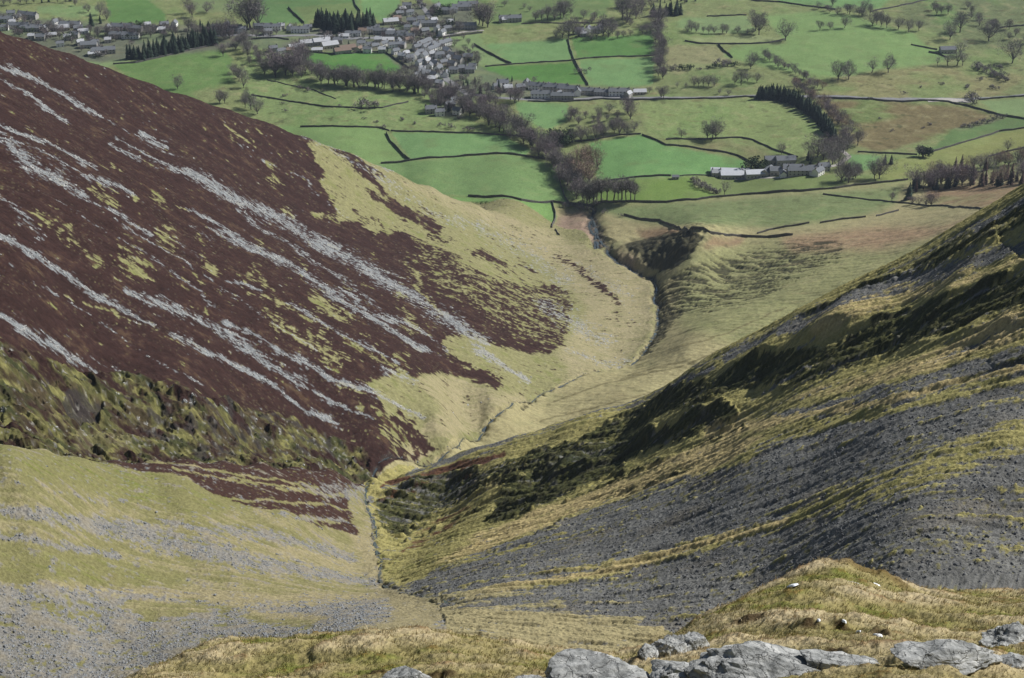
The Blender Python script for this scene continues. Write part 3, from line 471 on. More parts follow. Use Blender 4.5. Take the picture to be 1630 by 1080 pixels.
# ---------------------------------------------------------------- object helpers
class MB:
    def __init__(s): s.v = []; s.f = []
    def add(s, vs_, fs):
        b = len(s.v); s.v += [tuple(v) for v in vs_]; s.f += [tuple(b+i for i in f) for f in fs]
    def box(s, x0, x1, y0, y1, z0, z1):
        s.add([(x0,y0,z0),(x1,y0,z0),(x1,y1,z0),(x0,y1,z0),(x0,y0,z1),(x1,y0,z1),(x1,y1,z1),(x0,y1,z1)], [(3,2,1,0),(4,5,6,7),(0,1,5,4),(1,2,6,5),(2,3,7,6),(3,0,4,7)])
    def tube(s, a, b, ra, rb, n=4):
        a = Vector(a); b = Vector(b); d = (b-a).normalized(); u = d.cross(Vector((.3,.9,.1))).normalized(); v = d.cross(u); vv = []
        for p, r in ((a,ra),(b,rb)):
            for k in range(n): an = 2*math.pi*k/n; vv.append(p + u*math.cos(an)*r + v*math.sin(an)*r)
        s.add(vv, [(k,(k+1)%n,n+(k+1)%n,n+k) for k in range(n)])
    def mesh(s, name, m_, smooth=False):
        me = bpy.data.meshes.new(name); me.from_pydata(s.v, [], s.f); me.materials.append(m_)
        if smooth: me.polygons.foreach_set('use_smooth', [True]*len(me.polygons))
        return me
def obj(name, me, parent=None, loc=None):
    o = bpy.data.objects.new(name, me); C.objects.link(o)
    if parent is not None: o.parent = parent
    if loc is not None: o.location = loc
    return o
def tag(o, label, cat, group=None, kind=None):
    if label: o['label'] = label
    if cat: o['category'] = cat
    if group: o['group'] = group
    if kind: o['kind'] = kind
    return o
def proto(name, parts):                      # parts: (name, mesh, [sub-parts]) ; kept as data, instanced below
    return (name, parts)
def place(pr, loc, rz=0, sc=1.0, label='', cat='', group=None):
    r = bpy.data.objects.new(pr[0], None); C.objects.link(r); r.location = loc; r.rotation_euler = (0,0,rz); r.scale = sc if isinstance(sc, tuple) else (sc,sc,sc); r.empty_display_size = .5
    def rec(parts, par):
        for p in parts:
            c_ = bpy.data.objects.new(p[0], p[1]); C.objects.link(c_); c_.parent = par
            if len(p) > 2: rec(p[2], c_)
    rec(pr[1], r); return tag(r, label, cat, group)
ORD = 'first second third fourth fifth sixth seventh eighth ninth tenth eleventh twelfth thirteenth fourteenth fifteenth sixteenth seventeenth eighteenth nineteenth twentieth'.split()
def ordw(i):
    if i < 20: return ORD[i]
    k = i+1; return f"{k}{'th' if 10 < k%100 < 14 else {1:'st',2:'nd',3:'rd'}.get(k%10,'th')}"
def pmat(name, base, amt=.2, scale=1., bump=0, dist=.05, rough=.9, objc=True, det=4):
    m_, n_, l_, b = mat(name, base, rough); noisy(m_, n_, l_, b, scale, amt, bump, dist, None, objc, det); return m_
# ---------------------------------------------------------------- trees
M_bark = pmat('bark', (.10,.088,.082), .3, 2); M_tw = [pmat('grey_twigs', (.175,.158,.150), .35, .5), pmat('brown_twigs', (.255,.185,.145), .35, .5), pmat('violet_twigs', (.185,.150,.158), .35, .5), pmat('pale_twigs', (.27,.26,.22), .3, .5)]
M_con = pmat('conifer_needles', (.026,.042,.026), .4, .6); M_ivy = pmat('evergreen_leaves', (.030,.048,.018), .4, .8); M_larch = pmat('larch_twigs', (.115,.075,.062), .35, .6)
def bare_tree(seed, H=12., spread=1.0, tw=0, dens=1.0, low=.18):
    rnd = random.Random(seed); tr = MB(); cr = MB(); z0 = H*low; cz_ = H*(.50+.5*low); rz = H - cz_; rx = H*.46*spread
    lob = [Vector((rnd.uniform(-.85,.85)*rx, rnd.uniform(-.85,.85)*rx, cz_ + rnd.uniform(-.5,.8)*rz)) for _ in range(9)]
    bend = Vector((rnd.gauss(0,.03)*H, rnd.gauss(0,.03)*H, 0)); fork = Vector((0,0,z0)) + bend
    tr.tube((0,0,-.5), fork, H*.030, H*.022, 6)
    for k in range(11):
        an = 6.283*(k+rnd.random()*.7)/11; el = rnd.uniform(-.25,1.)**1.0; d = Vector((math.cos(an)*math.cos(el*1.4), math.sin(an)*math.cos(el*1.4), math.sin(el*1.4)))
        e1 = Vector((d.x*rx*rnd.uniform(.5,.75), d.y*rx*rnd.uniform(.5,.75), cz_ + d.z*rz*rnd.uniform(.5,.8))); mid = fork.lerp(e1, .5) + Vector((0,0,-.03*H)) + Vector((d.x,d.y,0))*H*.03
        tr.tube(fork, mid, H*.013, H*.009, 4); tr.tube(mid, e1, H*.009, H*.004, 3)
        for s in range(7):
            a = mid.lerp(e1, rnd.uniform(.0,1.)); dd = (d + Vector((rnd.gauss(0,.55),rnd.gauss(0,.55),rnd.gauss(.15,.45)))).normalized(); b = a + dd*H*rnd.uniform(.12,.22); tr.tube(a, b, H*.0045, H*.002, 3)
    nt_ = int(1150*dens); w0 = .0042*H
    for _ in range(nt_):
        if rnd.random() < .55:
            lb = lob[_ % 9]; d = Vector((rnd.gauss(0,1),rnd.gauss(0,1),rnd.gauss(.2,1))).normalized(); p = lb + d*H*rnd.uniform(.10,.21)
            dr = (d*.7 + Vector((rnd.gauss(0,.4),rnd.gauss(0,.4),.35))).normalized(); L = H*rnd.uniform(.05,.12); w_ = dr.cross(Vector((rnd.gauss(0,1),rnd.gauss(0,1),rnd.gauss(0,1)))).normalized()*w0
            cr.add([p-dr*L*.5-w_, p-dr*L*.5+w_, p+dr*L*.5+w_*.4, p+dr*L*.5-w_*.4], [(0,1,2,3)]); continue
        d = Vector((rnd.gauss(0,1),rnd.gauss(0,1),rnd.gauss(.15,1))).normalized(); f = rnd.uniform(.25,.92)**.7; wob = .86 + .22*math.sin(d.x*5+seed)*math.cos(d.y*4.3+seed*2)*1.0 + .1*math.sin(d.z*7+seed)
        p = Vector((d.x*rx*f*wob, d.y*rx*f*wob, cz_ + d.z*rz*f*wob*(1 if d.z > 0 else .85)))
        dr = (d*.8 + Vector((rnd.gauss(0,.4),rnd.gauss(0,.4),.25+rnd.gauss(0,.3)))).normalized(); L = H*rnd.uniform(.05,.11); w_ = dr.cross(Vector((rnd.gauss(0,1),rnd.gauss(0,1),rnd.gauss(0,1)))).normalized()*w0
        cr.add([p-dr*L*.5-w_, p-dr*L*.5+w_, p+dr*L*.5+w_*.4, p+dr*L*.5-w_*.4], [(0,1,2,3)])
    return [('trunk', tr.mesh('trunk', M_bark)), ('crown', cr.mesh('crown', M_tw[tw]))]
def conifer(seed, H=16., w=.22, m_=None, dens=1.0, blunt=0.):
    rnd = random.Random(seed); tr = MB(); cr = MB(); tr.tube((0,0,-.5), (0,0,H*.97), H*.018, .03, 5); nl = int(H*2.2*dens)
    for i in range(nl):
        f = (i+.5)/nl; z = H*(.06 + .94*f); rr = H*w*((1-f)**.85 + blunt*math.sin(math.pi*min(1,f+.1)))*rnd.uniform(.8,1.15) + .15
        for k in range(9):
            an = rnd.random()*6.283; L = rr*rnd.uniform(.65,1.1); dx, dy = math.cos(an), math.sin(an); bz = z + rnd.uniform(-.2,.2); dr = L*rnd.uniform(.15,.5); ww = .22 + L*.24
            cr.add([(dx*.1,dy*.1,bz+.2), (dx*L*.55-dy*ww, dy*L*.55+dx*ww, bz-dr*.5-.1), (dx*L,dy*L,bz-dr), (dx*L*.55+dy*ww, dy*L*.55-dx*ww, bz-dr*.5-.1)], [(0,1,2),(0,2,3)])
    return [('trunk', tr.mesh('trunk', M_bark)), ('crown', cr.mesh('crown', m_ or M_con))]
def bushy(seed, H=3., m_=None, n_=420, flat=1.2):
    rnd = random.Random(seed); tr = MB(); cr = MB()
    for k in range(5): tr.tube((0,0,-.2), (rnd.gauss(0,.3)*H*.4, rnd.gauss(0,.3)*H*.4, H*.6), .09, .03, 4)
    lob = [(Vector((rnd.gauss(0,.28)*H*flat, rnd.gauss(0,.28)*H*flat, H*rnd.uniform(.35,.68))), H*rnd.uniform(.22,.38)) for _ in range(7)]
    for _ in range(n_):
        c_, r_ = rnd.choice(lob); d = Vector((rnd.gauss(0,1),rnd.gauss(0,1),rnd.gauss(0,1))).normalized(); p = c_ + d*r_*rnd.uniform(.5,1.1); u = Vector((rnd.gauss(0,1),rnd.gauss(0,1),rnd.gauss(0,1))).normalized()*H*.06; v = d.cross(u).normalized()*H*.045
        if p.z < 0: p.z = .1
        cr.add([p-u, p+v, p+u, p-v], [(0,1,2,3)])
    return [('trunk', tr.mesh('trunk', M_bark)), ('crown', cr.mesh('crown', m_ or M_ivy))]
BT = {0: [proto('bare_tree', bare_tree(s, 12, sp, 0, 1.3, lo)) for s, sp, lo in ((1,1.,.16),(2,1.1,.14),(3,.9,.2),(4,1.,.18))],
      1: [proto('bare_tree', bare_tree(s, 12, sp, 1, 1.2, lo)) for s, sp, lo in ((11,1.1,.1),(12,1.,.14))],
      2: [proto('bare_tree', bare_tree(s, 12, sp, 2, 1.2, lo)) for s, sp, lo in ((21,.95,.1),(22,1.1,.08),(23,.85,.12))],
      3: [proto('bare_tree', bare_tree(s, 12, .8, 3, .6, .25)) for s in (31,32)],
      'tall': [proto('bare_tree', bare_tree(s, 12, .75, 0, 1.0, .38)) for s in (41,42,43)]}
CTR = [proto('conifer_tree', conifer(s, 12, w_, None, 1.2, b_)) for s, w_, b_ in ((51,.27,.18),(52,.25,.16),(53,.31,.22))]
PT = [proto('pine_tree', conifer(s, 12, .20, None, 1.0, .22)) for s in (61,62)]
LT = [proto('larch_tree', conifer(s, 12, .22, M_larch, .8, .12)) for s in (71,72)]
BU = [proto('hawthorn_bush', bushy(s, 3, M_tw[0], 380)) for s in (81,82)]; EV = [proto('evergreen_bush', bushy(s, 3, M_ivy, 500)) for s in (91,92)]; HO = [proto('round_holly', bushy(95, 3, M_con, 900, .8))]
TREES = []
def treesite(site, group, pts, kinds, adj, cat='tree', order='left', bh=12.):
    """pts: (px, py of the foot, height in photo pixels)"""
    pts = sorted(pts, key=(lambda p: p[0]) if order == 'left' else (lambda p: p[1]))
    for i, (px, py, hp) in enumerate(pts):
        rnd = random.Random(int(px*7+py*13)); pr = rnd.choice(kinds)
        lab = f"{adj} {site}" if len(pts) == 1 else f"{adj} {site}, {ordw(i)} from the {'left' if order == 'left' else 'top'}"
        TREES.append((hp, pr, px, py, rnd.random()*6.28, rnd.uniform(.88,1.2), lab, cat, group, bh))
def plant_all():
    bare = sorted([t for t in TREES if t[1][0] == 'bare_tree'], key=lambda t: -t[0]); keep = set(id(t) for t in bare[:296]); far_ = []
    for t in TREES:
        hp, pr, px, py, rz, wv, lab, cat, group, bh = t
        P = at(px, py); dist = math.hypot(P.x, P.y, CAMZ-P.z); s = hp/F*dist*1.10/bh; sc = (wv*s, wv*s*random.Random(int(px*3)).uniform(.8,1.15), s)
        if pr[0] == 'bare_tree' and id(t) not in keep:
            far_.append((pr, P, rz, sc)); continue
        place(pr, P - Vector((0,0,.1)), rz, sc, lab, cat, group)
    VV = []; FF = []; MI = []; off = 0; mats_ = []
    for pr, P, rz, sc in far_:
        for pn, me in pr[1]:
            nv = len(me.vertices); co_ = np.empty(nv*3); me.vertices.foreach_get('co', co_); co_ = co_.reshape(-1,3)*sc; cx, sx = math.cos(rz), math.sin(rz)
            VV.append(np.stack([co_[:,0]*cx - co_[:,1]*sx + P.x, co_[:,0]*sx + co_[:,1]*cx + P.y, co_[:,2] + P.z - .1], 1))
            m_ = me.materials[0]
            if m_ not in mats_: mats_.append(m_)
            FF += [tuple(v+off for v in p.vertices) for p in me.polygons]; MI += [mats_.index(m_)]*len(me.polygons); off += nv
    if far_:
        me = bpy.data.meshes.new('far_scrub'); me.from_pydata(np.concatenate(VV).tolist(), [], FF)
        for m_ in mats_: me.materials.append(m_)
        me.polygons.foreach_set('material_index', MI); tag(obj('far_scrub', me), 'smallest bare trees and scrub dotted over the far valley', 'scrub', None, 'stuff')
def along(line, n, jx, jy, h0, h1, seed=1):
    rnd = random.Random(seed); seg = [math.dist(line[i][:2], line[i+1][:2]) for i in range(len(line)-1)]; tot = sum(seg); out = []
    for k in range(n):
        d = tot*(k+.5)/n; i = 0
        while i < len(seg)-1 and d > seg[i]: d -= seg[i]; i += 1
        f = min(1, d/seg[i]); a, b = line[i], line[i+1]
        out.append((a[0]+(b[0]-a[0])*f+rnd.uniform(-jx,jx), a[1]+(b[1]-a[1])*f+rnd.uniform(-jy,jy), rnd.uniform(h0,h1)))
    return out
B0, B1, B2, B3, BTL = BT[0], BT[1], BT[2], BT[3], BT['tall']
treesite('of the touching pair beside the big field', 'lone field trees', [(1334,128,30),(1350,127,27)], B0[:2], 'rounded bare tree')
treesite('between the rounded pair and the full one', 'lone field trees', [(1387,117,22)], B3, 'thin pale bare tree')
treesite('standing right of the thin pale tree', 'lone field trees', [(1414,116,27)], B0[:1], 'full rounded bare tree')
treesite('at the near end of a short wall', 'lone field trees', [(1250,65,30)], B0, 'grey bare tree')
treesite('in the far green field', 'row of small trees in the far field', [(1305,49,15),(1321,47,12),(1344,45,16)], B0, 'small dark bare tree')
treesite('in the row above the green field', 'row of trees above the field', [(1388,42,20),(1402,44,22),(1412,45,18),(1430,47,18),(1446,51,20),(1463,50,15),(1396,40,20)], B0, 'dense bare tree')
treesite('in the pair above the barn', 'big trees by the barn', [(1512,64,28),(1528,52,30)], B0, 'broad dark bare tree')
treesite('right of the big pair above the barn', 'big trees by the barn', [(1574,66,30)], B0, 'dark bare tree')
treesite('at the right edge below the moor', 'big trees by the barn', [(1611,101,36)], B0[1:2], 'wide bare tree with forked limbs')
treesite('in the thin row beside the barn', 'thin trees beside the barn', [(1492,105,14),(1509,105,20),(1523,105,26),(1532,105,18),(1528,90,22)], B3, 'slender pale tree')
treesite('on the top edge above the far walls', 'far hedge trees', along([(1300,14),(1330,20),(1370,24),(1392,28)], 9, 5, 3, 9, 17, 3)+[(1325,10,14),(1376,18,16),(1540,14,12),(1546,24,14)], B0+B2, 'low bare tree')
treesite('at the left end of the short far wall', 'far hedge trees', [(1208,56,34),(1202,50,28)], B0, 'tall bare tree')
treesite('in the row along the far lane', 'trees along the far lane', [(1094,52,12),(1100,50,16),(1108,52,15),(1119,53,10),(1128,54,13),(1137,54,12),(1150,54,14),(1156,54,13),(1174,53,11),(1190,54,8),(1198,54,9)], B0+B2, 'small bare tree')
treesite('in the upright line right of the square fields', 'tree line right of the square fields', along([(1047,32),(1046,60),(1050,85),(1052,110),(1053,130)], 22, 5, 3, 17, 26, 5), B2+B0, 'bare violet tree', 'tree', 'top')
treesite('in the dark clump left of the upright tree line', 'dark pines at the top', [(1040,26,18),(1050,25,20),(1060,24,17),(1068,24,20),(1076,25,21),(1083,24,17),(1066,18,14),(1078,16,14)], PT+CTR, 'dark pine')
treesite('in the far grove at the top edge', 'far grove at the top', [(985,14,16),(990,32,34),(1000,36,32),(1012,30,30),(1022,20,22),(1036,14,18),(1090,6,8),(1000,12,18),(1012,10,16)], B0+B2, 'tall dense bare tree')
treesite('along the top edge beyond the far grove', 'dark trees on the top edge', along([(1020,4),(1110,3)], 10, 4, 2, 6, 10, 8), PT, 'dark low pine')
treesite('in the copse around the white houses', 'copse around the far houses', [(895,60,22),(905,62,28),(912,56,26),(921,60,16),(950,62,20),(960,58,30),(968,60,26),(975,55,18),(940,64,14),(930,42,12),(942,38,12),(983,62,12),(992,60,11),(1003,58,10),(1022,55,14),(1030,52,14),(885,60,12)], B0+B2, 'bare tree')
treesite('in the field left of the copse', 'trees left of the copse', [(853,35,14),(862,33,18),(872,33,20),(882,34,20),(892,30,26),(898,28,28),(900,16,14)], B0, 'bare tree')
treesite('beside the fork of the field walls', 'small bushes by the field walls', [(926,118,10)], BU, 'small bare hawthorn', 'bush', bh=3)
treesite('in the rough pasture below the far lane', 'bushes in the pale pasture', [(1068,112,7),(1075,112,8),(1086,112,9),(1098,111,9),(1114,112,5),(1127,110,6),(1140,108,8),(1150,104,12),(1158,106,10),(1168,106,8)], BU+EV[:1], 'dark hawthorn bush', 'bush', bh=3)
treesite('below the rough pale pasture', 'bushes in the pale pasture', [(1180,136,24),(1190,130,14),(1205,132,16),(1195,110,20),(1200,102,18),(1170,134,14)], B0, 'bare tree')
treesite('in the loose row above the road', 'row above the road', [(1078,140,8),(1092,141,9),(1105,138,16),(1112,138,14),(1120,138,17),(1128,138,18),(1137,138,16),(1145,150,8),(1160,152,9)], B3+B0, 'thin bare tree')
treesite('sloping down from the green field', 'scrub below the green field', along([(1215,92),(1235,102),(1258,112),(1272,122),(1292,134)], 16, 4, 3, 8, 15, 11), B2+B0, 'low bare tree')
treesite('around the top of the spruce belt', 'brown trees by the spruce belt', along([(1265,140),(1290,150),(1305,165),(1325,185),(1345,205),(1350,222)], 30, 9, 5, 11, 22, 12)+[(1300,140,14),(1310,142,12)], B1+B2, 'brown bare tree')
treesite('in the thick belt', 'spruce belt beside the rough field', along([(1206,158),(1235,158),(1258,164),(1280,176),(1300,192),(1315,210),(1326,225)], 46, 1.5, 1.5, 17, 21, 13)+along([(1209,153),(1238,153),(1262,158),(1284,170),(1305,187),(1321,206),(1331,222)], 30, 2, 1.5, 14, 19, 14), CTR, 'dark spruce')
treesite('in the rough green field', 'field trees beside the spruce belt', [(1125,222,24),(1133,223,32),(1140,222,30),(1084,220,14),(1244,246,18)], B0+B3[:1], 'pale bare tree')
treesite('beside the green paddock wall', 'trees by the sheep paddock', [(1469,250,18)], HO, 'round dark holly bush', 'bush', bh=3)
treesite('in the group above the farm', 'trees around the farm', [(1300,250,34),(1310,255,34),(1320,250,36),(1332,248,32),(1342,244,30),(1292,258,20),(1325,262,34),(1350,238,26),(1365,232,24),(1335,270,26)], B2+B0, 'bare tree')
treesite('in the group right of the farm', 'trees around the farm', [(1338,290,32),(1345,288,30),(1350,292,28),(1358,286,22),(1362,284,22),(1365,278,18)], B0, 'bare tree')
treesite('left of the barns at the farm', 'evergreen bushes at the farm', [(1196,270,18),(1204,271,20),(1212,271,16)], EV, 'dark evergreen bush', 'bush', bh=3)
treesite('behind the farm sheds', 'dark trees by the farm', [(1286,256,16),(1290,262,15)], PT, 'dark pine')
treesite('in the pair right of the farm', 'two trees right of the farm', [(1392,285,30),(1400,285,34)], B0, 'bare dark tree')
treesite('beside the two trees right of the farm', 'two trees right of the farm', [(1408,262,16),(1418,262,15)], PT, 'dark round pine')
treesite('in the hedge below the farm', 'hedge bushes below the farm', [(1104,290,10),(1109,295,11),(1116,298,11),(1122,302,12),(1129,305,12),(1135,308,11),(1141,309,9)], BU, 'grey hedge bush', 'bush', bh=3)
treesite('alone by the wall below the farm', 'lone tree below the farm', [(1153,313,25)], B3, 'slim bare tree')
treesite('on the slope at the right edge', 'lone trees on the right slope', [(1602,243,20),(1462,250,20)], B3, 'faint slim bare tree')
treesite('in the plantation', 'plantation on the right', along([(1450,302),(1490,298),(1540,295),(1600,292),(1680,288)], 34, 4, 5, 18, 34, 15)+along([(1480,285),(1540,272),(1600,262),(1680,250)], 24, 4, 5, 16, 26, 16), LT+B1+B2, 'tall reddish tree')
treesite('at the near edge of the plantation', 'dark conifers at the plantation', [(1446,318,26),(1455,300,20),(1490,302,18),(1508,300,20),(1460,300,22),(1520,297,16),(1590,296,20)], CTR, 'dark narrow conifer')
treesite('below the plantation wall', 'bushy trees below the plantation', [(1452,326,14),(1462,327,14),(1474,328,20),(1482,328,20),(1420,320,14)], B2, 'small bare tree')
treesite('in the wood along the stream', 'wood along the stream', along([(775,195),(800,205),(830,222),(858,240),(880,262),(897,282),(912,300),(930,318),(942,328)], 46, 9, 5, 22, 32, 17), B2+B0, 'bare violet-grey tree', 'tree', 'top')
treesite('bulging from the stream wood', 'big brown crowns', [(920,272,38),(936,270,40),(948,272,36),(925,295,34),(938,290,38),(915,285,32)], B1, 'large brown-crowned tree')
treesite('in the grove by the long wall', 'grove by the long wall', [(950,320,36),(957,322,36),(966,321,37),(976,322,37),(984,322,34),(990,318,35),(997,322,36),(1004,321,33),(1010,321,28),(945,324,34)], BTL, 'tall slender-trunked tree')
treesite('above the bright green field', 'scrub wood above the bright field', along([(870,235),(900,232),(930,222),(960,215),(990,215),(1010,210)], 20, 7, 4, 16, 26, 19)+along([(890,190),(940,195),(1000,185)], 14, 14, 9, 9, 18, 20)+[(1003,190,30),(1000,180,24)], B2+B0, 'bare scrubby tree')
treesite('between the stream wood and the scrub', 'ivy-clad trees by the scrub', [(884,225,18),(893,228,22),(900,230,22)], EV, 'dark ivy-covered bush', 'bush', bh=3)
treesite('in the band below the long village field', 'wood below the village field', along([(495,128),(530,133),(570,138),(610,142),(650,146),(680,150)], 32, 7, 3, 22, 31, 22), B2+B0, 'dense bare tree')
treesite('left of the village field', 'trees left of the village field', along([(415,112),(440,118),(465,120),(490,112),(480,92)], 18, 9, 7, 18, 30, 24)+[(455,120,34),(466,122,34)], B0+B2, 'dense bare tree')
treesite('beside the heather ridge', 'trees beside the heather ridge', [(283,142,20),(380,130,22),(388,140,24),(378,125,18),(350,165,22),(358,165,18),(392,160,16),(400,175,24),(410,182,24),(390,172,18),(372,118,16)], B2+B0, 'bare tree')
treesite('in the dark block above the village', 'conifers above the village', along([(500,44),(530,50),(560,52),(600,46)], 22, 3, 3, 20, 28, 26)+along([(505,40),(600,38)], 14, 4, 3, 18, 24, 27)+[(585,44,28)], PT+CTR, 'dark conifer')
treesite('in the belt above the sloping field', 'conifer belt above the sloping field', along([(205,98),(240,92),(280,82),(320,74),(345,68)], 34, 4, 4, 16, 26, 28)+along([(235,86),(340,60)], 22, 6, 5, 14, 22, 29), PT+CTR, 'dark conifer')
treesite('on the left below the town', 'two dark pines in the town', [(146,42,20),(160,38,13)], PT, 'dark pine')
treesite('along the top-left edge', 'tall trees along the top left', [(400,48,52),(393,45,40),(410,44,40),(302,22,24),(306,28,20),(170,32,16),(160,24,18),(140,20,14),(120,10,10),(330,20,16),(768,42,38),(776,44,36),(762,40,28),(366,62,30),(352,58,26),(390,78,24),(375,80,22),(355,90,20),(340,62,20)], B0+B2, 'tall bare tree')
treesite('on the far fields at the top left', 'far hedge at the top left', along([(0,8),(60,6),(120,4)], 10, 3, 2, 8, 12, 33), PT+B0, 'dark far tree')
treesite('among the houses in the lower village', 'trees in the lower village', along([(690,170),(710,160),(730,170),(750,180),(770,180),(790,175)], 24, 14, 12, 14, 28, 35), B2+B0+EV[:0], 'bare garden tree')
treesite('in the lower village gardens', 'dark garden evergreens', [(738,142,12),(745,140,14),(725,155,14),(702,168,20),(715,178,16),(765,150,14),(778,144,12),(756,132,10),(660,150,14),(794,145,18),(802,148,10),(815,130,9)], PT, 'dark garden pine')
treesite('at the end of the terrace', 'trees by the terrace', [(820,165,26),(826,162,20),(812,160,20),(850,130,8),(1034,148,10),(1052,157,18),(1056,156,16),(806,180,14),(972,146,8)], B0+B2, 'bare tree')
treesite('among the village houses', 'trees in the village', [(640,24,14),(690,22,14),(722,54,12),(730,52,18),(612,62,10),(660,62,10),(705,80,10),(745,100,14),(760,105,18),(758,95,14),(640,78,8),(578,62,8),(540,72,8),(480,80,10),(720,28,14),(688,26,12),(712,110,10),(728,90,10),(655,115,12)], B0+B2, 'bare garden tree')
def garden(poly, n, seed):
    rnd = random.Random(seed); out = []
    while len(out) < n:
        x_ = rnd.uniform(min(p[0] for p in poly), max(p[0] for p in poly)); y_ = rnd.uniform(min(p[1] for p in poly), max(p[1] for p in poly))
        if inpoly(np.array([x_]), np.array([y_]), poly)[0]: out.append((x_, y_, rnd.uniform(6,12)))
    return out
GV = [(440,90),(440,70),(520,52),(600,46),(620,30),(650,5),(700,5),(750,40),(700,56),(745,95),(765,115),(740,135),(700,140),(650,110),(615,84)]
treesite('inside the village', 'village evergreens', garden(GV, 26, 5), PT+CTR[:1], 'small garden evergreen'); treesite('inside the village', 'village garden bushes', garden(GV, 40, 6), BU+EV, 'small garden bush', 'bush', bh=3)
treesite('between the town houses', 'town garden bushes', garden([(0,28),(60,34),(260,44),(300,50),(200,70),(160,92),(60,62),(0,46)], 34, 7), BU+EV, 'small garden bush', 'bush', bh=3)
treesite('among the town houses at the left', 'trees in the town', [(30,58,14),(75,62,14),(100,55,14),(115,72,12),(140,66,12),(155,60,16),(172,58,14),(185,66,12),(225,62,16),(240,60,18),(275,56,18),(300,50,20),(320,50,18),(210,72,8),(130,82,10),(60,50,10),(95,62,10),(420,55,10),(440,56,12),(470,48,12)], B0+PT[:1]+B2, 'garden tree')
treesite('in the rolling green pasture', 'thorn bushes in the rolling pasture', [(576,172,16),(596,172,14),(478,142,7),(490,145,7),(515,146,4),(452,154,5),(540,170,4),(610,204,6),(718,205,9),(747,208,7),(730,190,6),(640,192,6),(580,190,4),(455,178,5),(450,166,4),(600,196,5),(660,198,5),(700,200,5)], BU, 'low thorn bush', 'bush', bh=3)
treesite('on the brown rough ground at the right', 'thorn bushes on the rough ground', [(1545,160,14),(1548,166,12),(1600,130,10),(1580,142,8),(1385,158,4),(1465,140,4),(1440,150,5),(1500,135,5),(1560,128,6),(1540,140,7),(1355,195,4),(1400,190,4),(1480,200,5),(1420,210,4),(1590,110,8),(1470,205,4),(1330,240,6)], BU, 'low thorn bush', 'bush', bh=3)
treesite('in the hedge beside the far brown field', 'overgrown hedge at the right', along([(1530,205),(1560,198),(1598,187)], 9, 2, 1.5, 5, 8, 37)+along([(1550,108),(1575,118),(1600,125)], 8, 3, 3, 7, 12, 38), BU, 'grey hedge bush', 'bush', bh=3)
treesite('by the stream below the long wall', 'scrub by the stream', [(925,330,12),(935,335,10),(950,328,12),(900,330,9),(962,340,6),(990,345,5)], BU, 'grey thorn bush', 'bush', bh=3)
treesite('in the thicket by the village', 'thicket by the village', along([(385,70),(400,90),(420,100),(450,108),(490,100)], 26, 14, 9, 12, 20, 44)+along([(640,120),(680,150),(740,150),(780,160),(800,172)], 30, 12, 12, 11, 19, 45)+along([(300,56),(380,60),(440,64)], 14, 8, 5, 9, 15, 46)+along([(600,54),(680,60),(740,70),(760,96)], 18, 12, 9, 7, 12, 47), B2+B0, 'low bare tree')
treesite('around the town houses', 'thicket by the town', along([(0,40),(80,50),(160,58),(260,52),(330,44)], 34, 8, 9, 8, 15, 48), B2+B0, 'low bare tree')
treesite('along the far lanes', 'lane trees at the top', along([(800,10),(880,20),(960,36),(1040,50)], 12, 8, 5, 8, 14, 49)+along([(1480,20),(1560,40),(1640,70)], 14, 14, 10, 7, 16, 50), B2+B0, 'low bare tree')
plant_all()
